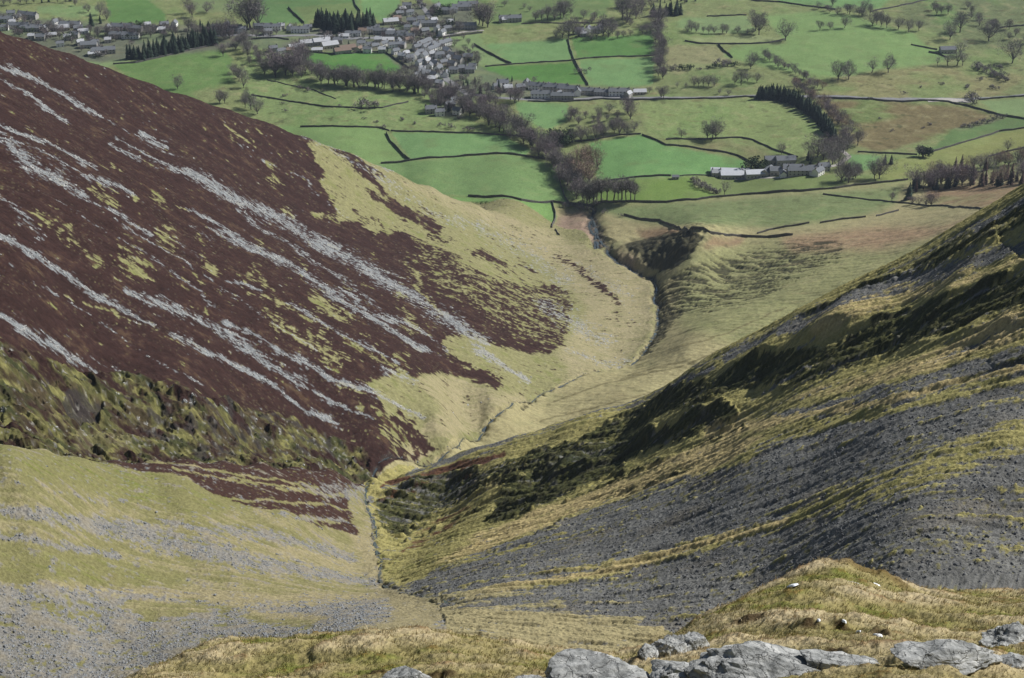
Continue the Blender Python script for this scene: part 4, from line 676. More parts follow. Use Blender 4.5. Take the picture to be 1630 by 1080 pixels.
# ---------------------------------------------------------------- houses
M_slate = pmat('slate_roof', (.165,.175,.19), .25, 1.2, .3, .05); M_white = pmat('white_render', (.80,.79,.76), .08, .6); M_stone = pmat('grey_stone', (.38,.365,.34), .25, 2); M_cream = pmat('cream_render', (.50,.45,.34), .1, .6)
M_brn = pmat('brown_roof', (.20,.15,.12), .2, 1); M_glass = pmat('window_glass', (.03,.035,.045), .1, 1, rough=.2); M_door = pmat('painted_door', (.06,.08,.07), .1, 1); M_tin = pmat('pale_metal_roof', (.50,.52,.55), .1, .5, rough=.6); M_brick = pmat('chimney_stone', (.18,.15,.13), .2, 2); M_pale = pmat('light_slate_roof', (.42,.43,.45), .15, .8)
def house(seed, L, W, H, rh, wm, rm, chim=2, floors=2, porch=False, name='house', lean=False):
    rnd = random.Random(seed); w_ = MB(); a, b = L/2, W/2
    w_.add([(-a,-b,-1.5),(a,-b,-1.5),(a,b,-1.5),(-a,b,-1.5),(-a,-b,H),(a,-b,H),(a,b,H),(-a,b,H),(-a,0,H+rh),(a,0,H+rh)], [(0,1,5,4),(2,3,7,6),(1,2,6,9,5),(3,0,4,8,7)])
    if lean: w_.box(-a+.5, a*.2, b, b+2.8, -1.5, H*.55)
    r_ = MB(); o_ = .45; k = rh/b; t_ = .22; ez = H-o_*k
    for s in (-1, 1):
        p = [(-a-o_,s*(b+o_),ez+.06),(a+o_,s*(b+o_),ez+.06),(a+o_,0,H+rh+.06),(-a-o_,0,H+rh+.06)]; q = [(x_,y_,z_+t_) for x_,y_,z_ in p]
        r_.add(p+q, [(4,5,6,7) if s < 0 else (7,6,5,4), (3,2,1,0) if s < 0 else (0,1,2,3), (0,1,5,4), (1,2,6,5), (3,0,4,7)])
    if lean: r_.add([(-a+.3,b,H*.75),(a*.2+.2,b,H*.75),(a*.2+.2,b+3.1,H*.55),(-a+.3,b+3.1,H*.55)], [(0,1,2,3)])
    sub = []
    for i in range(chim):
        c_ = MB(); cx = (-a+.5) if i == 0 else (a-.5) if i == 1 else 0; c_.box(cx-.45, cx+.45, -.55, .55, H+rh-.6, H+rh+1.3); c_.box(cx-.3, cx-.05, -.2, .1, H+rh+1.3, H+rh+1.7); c_.box(cx+.1, cx+.35, -.2, .1, H+rh+1.3, H+rh+1.6); sub.append(('chimney', c_.mesh('chimney', M_brick)))
    parts = [('wall', w_.mesh('wall', wm)), ('roof', r_.mesh('roof', rm), sub)]
    nw = max(2, int(L/3.4))
    for s in (-1, 1):
        for fl in range(floors):
            for i in range(nw):
                cx = -a + L*(i+.5)/nw; z0 = .9 + fl*2.7
                if z0+1.2 > H or (s == -1 and fl == 0 and i == nw//2): continue
                m_ = MB(); m_.box(cx-.5, cx+.5, s*b-.06, s*b+.06, z0, z0+1.25); f_ = MB(); f_.box(cx-.62, cx+.62, s*b-.1 if s < 0 else s*b, s*b if s < 0 else s*b+.1, z0-.14, z0-.01)
                parts.append(('window', m_.mesh('window', M_glass), [('sill', f_.mesh('sill', M_stone))]))
    m_ = MB(); cx = -a + L*(nw//2+.5)/nw; m_.box(cx-.5, cx+.5, -b-.05, -b+.05, 0, 2.1); parts.append(('door', m_.mesh('door', M_door)))
    return (name, parts)
HS = dict(wc=[house(1,10,6.5,5,2.6,M_white,M_slate,name='cottage'), house(2,12,7,5.2,2.8,M_white,M_slate,name='cottage',lean=True), house(3,8.5,7,5,3,M_white,M_slate,1,name='cottage')],
    sc=[house(4,11,7,5.2,2.8,M_stone,M_slate,name='cottage'), house(5,9,6.5,5,2.8,M_stone,M_pale,name='cottage',lean=True)], cc=[house(6,11,7.5,5.2,2.8,M_cream,M_slate,name='cottage'), house(7,10,8,4.8,2.6,M_cream,M_brn,name='cottage')],
    te=[house(8,26,7.5,5.2,3,M_stone,M_slate,3,name='terrace_house'), house(9,22,7,5.2,2.8,M_white,M_slate,3,name='terrace_house')], bu=[house(10,14,9,2.9,2.2,M_cream,M_pale,1,1,name='bungalow'), house(11,13,9,2.9,2.2,M_white,M_pale,1,1,name='bungalow')],
    lg=[house(12,20,12,4.6,3,M_stone,M_pale,0,1,name='hall_building'), house(13,18,11,4.2,3,M_cream,M_pale,0,1,name='hall_building')], ba=[house(14,24,11,4.5,2.6,M_stone,M_tin,0,1,name='barn')], bb=[house(15,18,9,4.6,2.8,M_stone,M_slate,0,1,name='barn')], bn=[house(16,22,13,4.5,3,M_stone,M_brn,0,1,name='barn')], hu=[house(17,6,4,2.6,1.3,M_stone,M_slate,0,1,name='field_barn')])
DESC = dict(wc='slate-roofed white cottage', sc='slate-roofed stone cottage', cc='cream cottage', te='long slate-roofed terrace', bu='low light-roofed bungalow', lg='broad pale-roofed building', ba='pale metal-roofed barn', bb='dark stone barn', bn='wide brown-roofed barn', hu='tiny dark field barn')
CATH = dict(wc='house', sc='house', cc='house', te='terrace', bu='bungalow', lg='hall', ba='barn', bb='barn', bn='barn', hu='barn')
def housesite(site, group, rows):
    """rows: (kind, px, py, degrees the ridge turns from left-right)"""
    cnt = {}; rows = sorted(rows, key=lambda r: r[1])
    for r in rows: cnt[r[0]] = cnt.get(r[0], 0)+1
    seen = {}
    for kd, px, py, rot in rows:
        i = seen.get(kd, 0); seen[kd] = i+1; rnd = random.Random(int(px*5+py*11)); P = at(px, py+2)
        lab = DESC[kd] + ' ' + site + ('' if cnt[kd] == 1 else f", {ordw(i)} from the left")
        place(rnd.choice(HS[kd]), P, R(rot + rnd.uniform(-6,6)), rnd.uniform(.72,.90)*(1.0 if 'farm' in group or 'barn' in group else 1), lab, CATH[kd], group)
housesite('along the road below the square fields', 'roadside terrace', [('wc',838,136,80),('te',858,141,-12),('wc',871,141,70),('te',884,143,-10),('te',905,145,-10),('wc',919,149,85),('te',938,148,-6),('te',962,150,-5),('te',985,150,-3),('bu',1018,147,0),('sc',1000,153,60),('te',862,154,-5),('te',895,156,-4),('wc',855,152,60),('wc',889,152,50),('sc',828,142,20)])
housesite('above the long village field', 'houses above the village field', [('lg',470,76,25),('cc',462,82,20),('lg',490,70,20),('lg',512,68,15),('bu',522,60,10),('bu',548,58,5),('lg',525,74,20),('sc',538,68,0),('wc',575,72,10),('wc',590,75,0),('bn',545,82,20),('bn',553,78,20),('cc',572,80,60),('wc',585,82,0),('cc',597,76,30),('sc',608,82,10),('bu',505,80,10),('wc',448,84,30),('sc',435,80,20)])
housesite('in the middle row of the village', 'houses in the middle of the village', [('te',562,56,2),('cc',577,52,4),('te',590,50,3),('cc',598,46,5),('te',610,52,0),('sc',622,54,10),('te',632,58,0),('te',645,60,-5),('wc',634,70,80),('wc',625,74,20),('sc',640,74,-20),('cc',650,66,30),('bu',618,64,0),('wc',612,72,40),('sc',602,66,10)])
housesite('in the slanting rows of the village', 'slanting village rows', [('te',674,72,50),('te',682,76,50),('te',690,80,50),('te',698,74,50),('te',706,72,50),('sc',664,78,40),('sc',688,88,30),('wc',675,92,60),('wc',700,90,20),('sc',712,84,-40),('wc',712,96,70),('sc',720,90,-40),('sc',668,86,45)])
housesite('in the lower part of the village', 'houses of the lower village', [('wc',630,84,40),('sc',640,92,-20),('wc',652,96,20),('sc',646,88,40),('wc',662,92,70),('wc',668,102,50),('sc',680,100,50),('wc',684,108,80),('sc',692,104,-40),('wc',698,112,60),('sc',672,112,10),('sc',678,120,20),('wc',670,116,40),('wc',692,122,-50),('sc',720,104,-30),('sc',730,98,-35),('cc',745,94,0),('sc',735,112,10),('sc',748,114,5),('wc',752,108,0),('cc',706,102,30),('sc',722,114,0),('wc',710,120,80),('sc',686,130,20),('wc',662,122,60),('sc',700,136,-20)])
housesite('in the upper part of the village', 'houses of the upper village', [('lg',622,36,20),('cc',632,32,20),('sc',640,18,40),('sc',648,12,0),('wc',652,22,30),('sc',636,24,30),('sc',655,36,0),('sc',664,44,-30),('wc',670,34,10),('te',680,40,0),('sc',690,36,40),('wc',696,48,70),('wc',704,54,60),('sc',712,48,30),('te',742,44,4),('sc',716,38,20),('te',735,14,12),('wc',722,18,10),('te',745,10,12),('sc',710,20,0),('wc',695,14,60),('cc',660,52,20),('sc',676,52,30),('wc',648,46,10)])
housesite('in the town at the left edge', 'houses of the town at the left', [('wc',18,24,20),('cc',28,30,60),('te',45,27,-15),('sc',20,38,20),('te',48,48,10),('te',60,46,0),('wc',72,47,80),('wc',88,38,60),('lg',100,46,20),('te',112,42,0),('sc',125,48,20),('bu',133,50,10),('sc',50,60,10),('sc',65,62,0),('wc',96,72,20),('sc',108,62,10),('sc',128,70,30),('wc',152,70,20),('bb',142,74,10),('te',165,84,10),('bu',150,86,10),('te',195,46,-3),('te',212,48,-3),('te',190,58,3),('te',208,59,2),('wc',172,48,80),('sc',235,42,20),('wc',248,48,-30),('sc',258,50,10),('wc',278,40,80),('sc',262,42,20),('sc',120,58,-10),('sc',172,66,10),('wc',8,46,10),('te',30,44,0),('bu',82,56,10),('te',8,34,0)])
housesite('left of the dark conifer block', 'houses left of the conifer block', [('wc',345,46,0),('wc',361,42,80),('te',372,47,0),('te',418,44,-3),('te',434,46,-3),('wc',426,53,20),('wc',461,46,85),('sc',448,44,0),('te',478,50,0),('sc',490,46,20),('wc',385,50,20)])
housesite('in the wood below the village', 'houses in the lower wood', [('sc',686,178,10),('wc',700,182,20),('sc',716,170,30),('wc',728,180,-20),('sc',742,172,10),('cc',722,162,50),('wc',790,140,30),('wc',800,136,10),('sc',808,144,20),('sc',760,176,0),('wc',664,132,40)])
housesite('inside the far copse', 'houses in the far copse', [('wc',922,52,10),('wc',936,50,80),('te',946,50,5),('wc',954,47,60),('sc',928,56,0)])
housesite('on the far rise left of the copse', 'houses left of the far copse', [('te',812,33,5),('sc',803,34,20)])
housesite('at the farm in the middle fields', 'farm buildings', [('ba',1152,277,-2),('ba',1175,276,-2),('ba',1166,281,-2),('sc',1140,279,0),('ba',1206,279,6),('bb',1222,275,60),('bb',1240,275,0),('bb',1262,272,0),('wc',1246,280,85),('te',1276,276,4),('wc',1292,272,10),('wc',1302,277,50),('bb',1250,258,0),('bb',1232,258,0),('sc',1310,270,20)])
housesite('beside the thin trees on the right', 'field barns', [('bb',1508,82,0)])
housesite('on the wall of the bright green field', 'field barns', [('hu',1075,283,0)])
# ---------------------------------------------------------------- dry stone walls
M_wall = pmat('dry_stone', (.105,.100,.095), .5, 1.1, .6, .15, objc=False)
def drywall(label, pts, h=1.5, w_=.65, group='dry stone walls', near=850):
    P = [at(px, py, near) for px, py in pts]; Q = []
    for a, b in zip(P[:-1], P[1:]):
        n_ = max(1, int((b-a).length/4))
        for k in range(n_): Q.append(a.lerp(b, k/n_))
    Q.append(P[-1]); m_ = MB(); rnd = random.Random(len(Q)); vv = []
    xs = np.array([q.x for q in Q]); ys = np.array([q.y for q in Q]); hz = hgt(xs, ys); org = Vector((xs[0], ys[0], hz[0]))
    for i, q in enumerate(Q):
        d = (Q[min(i+1,len(Q)-1)] - Q[max(i-1,0)]); d.z = 0; d.normalize(); s = Vector((-d.y, d.x, 0)); p = Vector((xs[i], ys[i], float(hz[i]))) - org + s*rnd.uniform(-.15,.15); hh = h*rnd.uniform(.82,1.12)
        vv += [p-s*w_*.6-Vector((0,0,.6)), p-s*w_*.32+Vector((0,0,hh)), p+Vector((0,0,hh*1.12)), p+s*w_*.32+Vector((0,0,hh)), p+s*w_*.6-Vector((0,0,.6))]
    fs = [(5*i+k, 5*i+k+1, 5*i+k+6, 5*i+k+5) for i in range(len(Q)-1) for k in range(4)] + [(0,1,2,3,4), tuple(5*(len(Q)-1)+k for k in (4,3,2,1,0))]
    m_.add(vv, fs); o = obj('dry_stone_wall', m_.mesh('dry_stone_wall', M_wall), None, org); tag(o, label, 'wall', group)
DW = [('dark wall running down between the square green fields', [(904,63),(908,80),(913,95),(920,108),(928,122),(936,137)], 2.2),
('thin wall crossing the square green fields from side to side', [(772,107),(817,103),(860,100),(910,97),(945,93),(1000,91),(1042,89)], 1.5),
('slanting wall left of the square green fields', [(755,72),(775,84),(800,97),(814,103)], 2.2),
('long wall along the road below the terrace', [(840,162),(900,163),(960,158),(1010,160),(1070,159),(1130,158),(1200,155)], 1.6),
('short wall at the far lane above the small tree row', [(1125,27),(1150,26),(1188,25)], 1.6),
('wall below the small tree row on the far lane', [(1090,66),(1110,70),(1140,71),(1208,70),(1225,69),(1250,63)], 1.7),
('short thick wall dropping from the far lane wall', [(1143,72),(1152,82),(1166,93)], 2.2),
('wall along the far edge of the big green field', [(1170,-4),(1200,2),(1240,4),(1290,11),(1330,16)], 1.7),
('wall climbing to the top edge at the upper right', [(1385,20),(1430,11),(1490,-2)], 1.7),
('short wall by the right edge below the far moor', [(1590,46),(1640,40)], 1.8),
('long wall between tan pasture and brown rough ground', [(1303,157),(1350,158),(1400,161),(1440,163),(1480,161),(1510,163),(1545,171),(1580,181),(1650,192)], 1.8),
('wall beside the pale lane at the right edge', [(1558,160),(1600,156),(1650,152)], 1.6),
('curved wall bounding the upper green strip on the right', [(1478,244),(1520,232),(1560,220),(1590,210),(1650,201)], 1.8),
('wall at the foot of the small green paddock', [(1365,243),(1400,245),(1460,247)], 1.5),
('long wall between the valley fields and the moor', [(948,325),(970,323),(1010,322),(1060,323),(1110,319),(1147,314),(1180,311),(1280,305),(1330,301),(1360,296),(1400,292),(1445,287)], 1.9),
('wall below the dull green field on the left', [(745,313),(775,315),(830,320),(880,322),(905,325),(925,327),(945,329)], 1.9),
('short wall down the right side of the lowest green field', [(879,322),(884,340),(884,350),(878,363)], 2.0),
('broken wall on the stream bank below the lowest field', [(884,366),(890,375)], 1.4),
('wall under the left edge of the stream wood', [(888,275),(893,297),(898,312),(905,324)], 2.0),
('long wall between the two lower left green fields', [(606,261),(655,256),(700,252),(740,249),(780,246),(810,246),(840,250),(868,254)], 1.9),
('short wall dividing the two left green fields', [(615,213),(622,227),(632,237),(642,248),(652,256)], 2.2),
('wall along the top of the left green fields', [(478,203),(560,203),(605,204),(620,209)], 1.5),
('wall along the top of the middle green field', [(622,209),(680,211),(760,213),(800,216),(835,218)], 1.5),
('wall above the bright green field beside the scrub', [(915,226),(945,224),(985,216),(1020,214)], 1.6),
('curving wall on the upper right of the bright green field', [(1022,216),(1045,224),(1060,232),(1100,235),(1148,242),(1175,249),(1192,257)], 1.7),
('wall through the rough green field above the farm', [(1060,223),(1130,222),(1180,220),(1200,224),(1230,238),(1270,251)], 1.5),
('wall from the grove to the tiny field barn', [(970,289),(1010,283),(1068,281)], 1.6),
('low wall from the tiny field barn to the farm', [(1082,281),(1130,280)], 1.2),
('crooked wall winding over the moor near the stream', [(993,343),(1020,350),(1050,352),(1070,360),(1100,365),(1130,372),(1180,377),(1240,377),(1262,375)], 1.9),
('branch wall curving up from the crooked moor wall', [(1205,373),(1230,366),(1260,361),(1288,356)], 1.6),
('isolated middle stretch of tumbled moor wall', [(1305,356),(1340,350),(1378,346)], 1.6),
('last stretch of tumbled moor wall toward the plantation', [(1395,345),(1430,336)], 1.4),
('faint wall crossing the moor below the plantation', [(1310,310),(1350,315),(1400,320),(1450,325),(1500,328),(1570,334)], 1.2),
('wall above the plantation at the right edge', [(1572,251),(1600,243),(1650,231)], 1.7),
('short thick wall slanting over the top left field', [(459,13),(470,25),(484,38)], 2.4),
('wall slanting from the top edge above the conifer block', [(562,-3),(566,10),(573,19)], 2.2),
('low wall beside the houses left of the village', [(400,63),(440,61),(460,64)], 1.6),
('wall along the lower right edge of the village field', [(612,84),(625,92),(640,103),(652,110)], 2.0),
('wall along the upper edge of the village field', [(482,82),(530,87),(560,86),(580,83),(612,84)], 1.6),
('wall between the village and the field on its right', [(668,64),(700,61),(740,56),(768,53)], 1.8),
('long low wall through the rolling pasture', [(400,152),(450,160),(500,168),(530,171),(580,174),(610,172),(650,163)], 1.4),
('short wall in the upper rolling pasture', [(425,128),(460,136),(500,144),(535,158)], .9),
('wall under the conifer belt on the left', [(180,103),(215,101),(260,91),(310,79),(342,72)], 1.6),
('pale wall along the town field', [(170,40),(205,42),(240,41)], 1.4),
('wall at the right end of the long green pasture', [(1450,72),(1470,76),(1492,80)], 1.6),
('thick bank wall left of the thin pale row', [(1478,84),(1494,87),(1506,92)], 1.8),
('wall above the scrub at the far top middle', [(830,39),(860,37),(905,38),(960,37)], 1.3)]
for lab, pts, h_ in DW: drywall(lab, pts, h_*.86)
drywall('tumbled wall on the bank below the long moor wall', [(905,325),(915,330),(922,334)], 1.2)
# ---------------------------------------------------------------- lanes
M_road = pmat('lane_tarmac', (.20,.20,.205), .15, .5, objc=False); M_trk = pmat('track_gravel', (.36,.34,.31), .2, .5, objc=False)
def lane(name, pts, w_, m_, lift=.12):
    P = [at(px, py) for px, py in pts]; Q = []
    for a, b in zip(P[:-1], P[1:]):
        n_ = max(1, int((b-a).length/3))
        for k in range(n_): Q.append(a.lerp(b, k/n_))
    Q.append(P[-1]); mb = MB(); vv = []
    for i, q in enumerate(Q):
        d = Q[min(i+1,len(Q)-1)] - Q[max(i-1,0)]; d.z = 0; d.normalize(); s = Vector((-d.y,d.x,0))
        for e in (-.5, 0, .5):
            v = q + s*w_*e; vv.append((v.x, v.y, float(hgt(np.array([v.x]), np.array([v.y]))[0]) + lift))
    mb.add(vv, [(3*i+k, 3*i+k+1, 3*i+k+4, 3*i+k+3) for i in range(len(Q)-1) for k in range(2)]); o = obj(name, mb.mesh(name, m_)); o['kind'] = 'structure'
lane('road', [(740,150),(790,156),(840,159),(900,160.5),(960,155.5),(1010,157),(1070,156.5),(1130,156),(1210,153),(1300,154),(1400,158),(1480,158),(1560,157),(1650,149)], 6, M_road)
lane('road', [(746,152),(728,138),(712,128),(702,114),(694,100),(684,88),(672,76),(655,66),(620,60),(560,62),(500,56),(430,58),(380,56),(300,60)], 6.5, M_road, .16)
lane('road', [(664,-6),(670,8),(678,18),(686,30),(694,44),(700,56),(690,66),(672,76)], 5.5, M_road, .2)
lane('lane', [(705,58),(735,52),(770,49)], 4, M_trk, .24); lane('lane', [(1475,160.5),(1510,160),(1545,161)], 9, M_trk, .24); lane('lane', [(1340,240),(1352,250),(1335,262),(1300,272),(1255,283),(1200,284),(1150,283)], 4, M_trk, .16)
# ---------------------------------------------------------------- the stream's water
M_wat, n_, l_, b_ = mat('stream_water', (.06,.075,.08), .12, .5); noisy(M_wat, n_, l_, b_, 1.5, .3, .5, .2)
mb = MB(); vv = []; Wp = [Vector((p[0], p[1], 0)) for p in SP]; Ql = []
for a, b in zip(Wp[:-1], Wp[1:]):
    n_ = max(1, int((b-a).length/1.2))
    for k in range(n_): Ql.append(a.lerp(b, k/n_))
qx = np.array([q.x for q in Ql]); qy = np.array([q.y for q in Ql]); hc_ = hgt(qx, qy); hc_ = np.convolve(np.pad(hc_, 3, 'edge'), np.ones(7)/7, 'valid')
for i, q in enumerate(Ql):
    d = Ql[min(i+2,len(Ql)-1)] - Ql[max(i-2,0)]; d.normalize(); s = Vector((-d.y,d.x,0)); w_ = .25 + .9*i/len(Ql) + .2*math.sin(i*.9)
    for e in (-1, 1): v = q + s*w_*e; vv.append((v.x, v.y, hc_[i]+.18))
mb.add(vv, [(2*i,2*i+1,2*i+3,2*i+2) for i in range(len(Ql)-1)]); o = obj('stream', mb.mesh('stream', M_wat)); o['kind'] = 'structure'
# ---------------------------------------------------------------- stones: loose scree, stream boulders
ICO = [(0,0,-1),(.72,.53,-.45),(-.28,.85,-.45),(-.89,0,-.45),(-.28,-.85,-.45),(.72,-.53,-.45),(.28,.85,.45),(-.72,.53,.45),(-.72,-.53,.45),(.28,-.85,.45),(.89,0,.45),(0,0,1)]
ICF = [(0,1,2),(1,0,5),(0,2,3),(0,3,4),(0,4,5),(1,5,10),(2,1,6),(3,2,7),(4,3,8),(5,4,9),(1,10,6),(2,6,7),(3,7,8),(4,8,9),(5,9,10),(6,10,11),(7,6,11),(8,7,11),(9,8,11),(10,9,11)]
def scatter_stones(name, cand, nst, s0, s1, mt, seed, label):
    rg_ = np.random.RandomState(seed); j = rg_.choice(len(cand), nst, p=cand[:,3]/cand[:,3].sum()); P = cand[j,:3].copy()
    P[:,:2] += rg_.uniform(-.4,.4,(nst,2)); P[:,2] = hgt(P[:,0], P[:,1]); oc = np.array([(1,0,0),(0,1,0),(-1,0,0),(0,-1,0),(0,0,1),(0,0,-1)], float); of = np.array([(0,1,4),(1,2,4),(2,3,4),(3,0,4),(1,0,5),(2,1,5),(3,2,5),(0,3,5)])
    sz = s0*(s1/s0)**(rg_.rand(nst)**2.2); sc_ = sz[:,None]*rg_.uniform(.5,1.2,(nst,3)); an = rg_.rand(nst)*6.28
    V = oc[None]*sc_[:,None] + rg_.normal(0,.22,(nst,6,3))*sz[:,None,None]; cx, cy = np.cos(an)[:,None], np.sin(an)[:,None]
    V = np.stack([V[...,0]*cx - V[...,1]*cy, V[...,0]*cy + V[...,1]*cx, V[...,2]*.8], 2) + P[:,None]; Fc = (of[None] + (np.arange(nst)*6)[:,None,None]).reshape(-1,3)
    me = bpy.data.meshes.new(name); me.vertices.add(nst*6); me.vertices.foreach_set('co', V.astype(np.float32).ravel()); me.loops.add(len(Fc)*3); me.loops.foreach_set('vertex_index', Fc.astype(np.int32).ravel()); me.polygons.add(len(Fc))
    me.polygons.foreach_set('loop_start', np.arange(0,len(Fc)*3,3,dtype=np.int32)); me.polygons.foreach_set('loop_total', np.full(len(Fc),3,np.int32)); me.update(); me.materials.append(mt); o = obj(name, me); tag(o, label, 'stones', None, 'stuff')
M_sA = pmat('loose_slate', (.12,.122,.126), .45, .35, objc=False); M_sB = pmat('pale_stone', (.34,.34,.33), .4, .35, objc=False)
def cands(mask, wt):
    return np.stack([X[mask], Y[mask], Z[mask], wt], 1)
area = (Y**2)
def grey(c_): return (c_.max(-1)-c_.min(-1)) < .16*c_.max(-1)+.006
m3 = (REG == 3) & (np.abs(T) < .42) & grey(COL) & (Y > 150); m2 = (REG == 2) & (np.abs(T) < .42) & grey(COL) & (Y > 180); m1 = (REG == 1) & (np.abs(T) < .42) & (COL.min(-1) > .17)
scatter_stones('loose_scree', cands(m3, area[m3]**.4), 26000, .10, .42, M_sA, 1, 'dark slate fragments lying loose over the right hand scree slope')
M_sC = pmat('grey_slate', (.20,.21,.22), .45, .35, objc=False)
scatter_stones('loose_scree', cands(m2, area[m2]**.4), 26000, .10, .42, M_sC, 2, 'grey slate fragments lying loose over the near left slope')
scatter_stones('loose_scree', cands(m1, area[m1]**.5), 26000, .18, .7, M_sB, 3, 'pale stones lying in long streaks through the heather')
mS = (sd_ < wS*1.5) & (Y < 1140); scatter_stones('stream_stones', cands(mS, area[mS]**.9), 1500, .15, .7, M_sA, 4, 'pale boulders and cobbles choking the stream bed')
# ---------------------------------------------------------------- foreground rocks, snow, grass
from mathutils import noise as mno
M_rock, n_, l_, b_ = mat('lichen_rock', (.30,.31,.31), .9, .2)
tc_ = n_.new('ShaderNodeTexCoord'); nz = n_.new('ShaderNodeTexNoise'); nz.inputs['Scale'].default_value = 3.5; nz.inputs['Detail'].default_value = 9; nz.inputs['Roughness'].default_value = .7; l_.new(tc_.outputs['Object'], nz.inputs['Vector'])
vo = n_.new('ShaderNodeTexVoronoi'); vo.feature = 'DISTANCE_TO_EDGE'; vo.inputs['Scale'].default_value = 2.6; nz2 = n_.new('ShaderNodeTexNoise'); nz2.inputs['Scale'].default_value = 6; nz2.inputs['Detail'].default_value = 4
mx_ = n_.new('ShaderNodeVectorMath'); mx_.operation = 'ADD'; sc2 = n_.new('ShaderNodeVectorMath'); sc2.operation = 'SCALE'; sc2.inputs['Scale'].default_value = .35
l_.new(tc_.outputs['Object'], nz2.inputs['Vector']); l_.new(nz2.outputs['Color'], sc2.inputs[0]); l_.new(tc_.outputs['Object'], mx_.inputs[0]); l_.new(sc2.outputs[0], mx_.inputs[1]); l_.new(mx_.outputs[0], vo.inputs['Vector'])
cr = n_.new('ShaderNodeValToRGB'); e = cr.color_ramp; e.elements[0].position = .30; e.elements[0].color = (.075,.08,.08,1); e.elements[1].position = .68; e.elements[1].color = (.50,.50,.48,1); x1 = e.elements.new(.42); x1.color = (.20,.205,.20,1); x2 = e.elements.new(.55); x2.color = (.34,.345,.335,1); l_.new(nz.outputs[0], cr.inputs[0])
ck = n_.new('ShaderNodeMapRange'); ck.inputs[1].default_value = 0; ck.inputs[2].default_value = .035; ck.inputs[3].default_value = .45; ck.inputs[4].default_value = 1; l_.new(vo.outputs['Distance'], ck.inputs[0])
ml = n_.new('ShaderNodeVectorMath'); ml.operation = 'SCALE'; l_.new(cr.outputs[0], ml.inputs[0]); l_.new(ck.outputs[0], ml.inputs['Scale']); l_.new(ml.outputs[0], b_.inputs['Base Color'])
ad = n_.new('ShaderNodeMath'); ad.operation = 'MULTIPLY_ADD'; ad.inputs[1].default_value = .6; l_.new(ck.outputs[0], ad.inputs[0]); l_.new(nz.outputs[0], ad.inputs[2]); bp = n_.new('ShaderNodeBump'); bp.inputs['Strength'].default_value = .9; bp.inputs['Distance'].default_value = .06; l_.new(ad.outputs[0], bp.inputs['Height']); l_.new(bp.outputs[0], b_.inputs['Normal'])
def rock(label, px, py, Yd, size, seed, rot=0, sink=.3, planes=16, sub=5, rough=.10):
    import bmesh
    bm = bmesh.new(); bmesh.ops.create_icosphere(bm, subdivisions=sub, radius=1.0); rnd = random.Random(seed)
    PL = [(Vector((rnd.gauss(0,1),rnd.gauss(0,1),rnd.gauss(.1,.9))).normalized(), rnd.uniform(.52,.86)) for _ in range(planes)]
    for v in bm.verts:
        n = v.co.normalized(); r = 1.0
        for d, k in PL:
            c_ = n.dot(d)
            if c_ > .05: r = min(r, k/c_)
        p = n*r; o3 = Vector((seed*3.1, seed*1.7, 0))
        r += rough*mno.fractal(p*2.2+o3, .8, 2.1, 5) - .09*max(0, .35-abs(mno.noise(p*3.1+o3)))**1.0*1.2
        co_ = n*r; v.co = Vector((co_.x*size[0], co_.y*size[1], co_.z*size[2]))
    me = bpy.data.meshes.new('boulder'); bm.to_mesh(me); bm.free(); me.materials.append(M_rock)
    x_, y_, _ = unp(px, py, Yd); z_ = float(hgt(np.array([x_]), np.array([Yd]))[0]); o = obj('boulder', me, None, (x_, Yd, z_ + size[2]*(1-2*sink)*.5)); o.rotation_euler = (rnd.uniform(-.1,.1), rnd.uniform(-.1,.1), rot)
    tag(o, label, 'rock', 'rocks along the near edge'); return o
rock('pale mottled boulder poking up at the bottom edge left of centre', 640, 1074, 29.5, (1.0,.7,.55), 3, .2, .25)
rock('large pale rounded outcrop at the bottom centre', 960, 1086, 23, (1.5,.9,.60), 5, .1, .28)
rock('pale tongue of rock left of the large outcrop', 850, 1094, 22, (.85,.5,.28), 6, .3, .25)
rock('broken dark upright rock beside the grassy knoll', 1065, 1012, 30, (.75,.6,.70), 8, .8, .25, 22, 5, .22)
rock('pale leaning slab behind the broken dark rock', 1103, 992, 31, (.62,.42,.50), 9, .4, .15)
rock('small dark rock at the left foot of the broken one', 1030, 1032, 28, (.38,.34,.24), 12, .4, .2)
rock('pale wedge between the outcrop and the dark-faced slab', 1098, 1070, 23, (.90,.65,.36), 14, -.2, .3)
rock('pale flat rock in front of the wedge', 1125, 1092, 21, (.8,.5,.30), 15, .2, .25)
rock('long pale slab with a dark cleft face at the bottom', 1230, 1088, 21, (1.5,.75,.46), 17, -.15, .28, 12)
rock('pale rock continuing the long slab to the right', 1330, 1094, 21, (.8,.5,.30), 18, -.1, .28, 12)
rock('rough grey rock in dry grass at the right edge', 1605, 1014, 31, (.95,.7,.52), 21, .3, .26, 22, 5, .20)
rock('flat pale rock at the bottom right corner', 1500, 1090, 20, (1.15,.6,.28), 23, .1, .28)
rock('small flat stone in the bottom right corner', 1610, 1080, 21, (.45,.35,.2), 25, .1, .2)
for k, (px, py, Yd, s) in enumerate(((1180,1012,30,.13),(1420,985,34,.10),(720,1068,27,.16),(1330,1062,22,.18),(1010,1012,40,.16))):
    rock(('half buried grey stone left of the knoll hollows','tiny stone in the grass right of the hollows','flat stone in yellow grass right of the mottled boulder','small stone in straw grass above the bottom slab','grey stone on the scree strip behind the outcrop')[k], px, py, Yd, (s*1.4,s,s*.8), 40+k, k, .3, 10, 4)
M_snow = pmat('old_snow', (.80,.82,.85), .06, 3, .4, .04, .6)
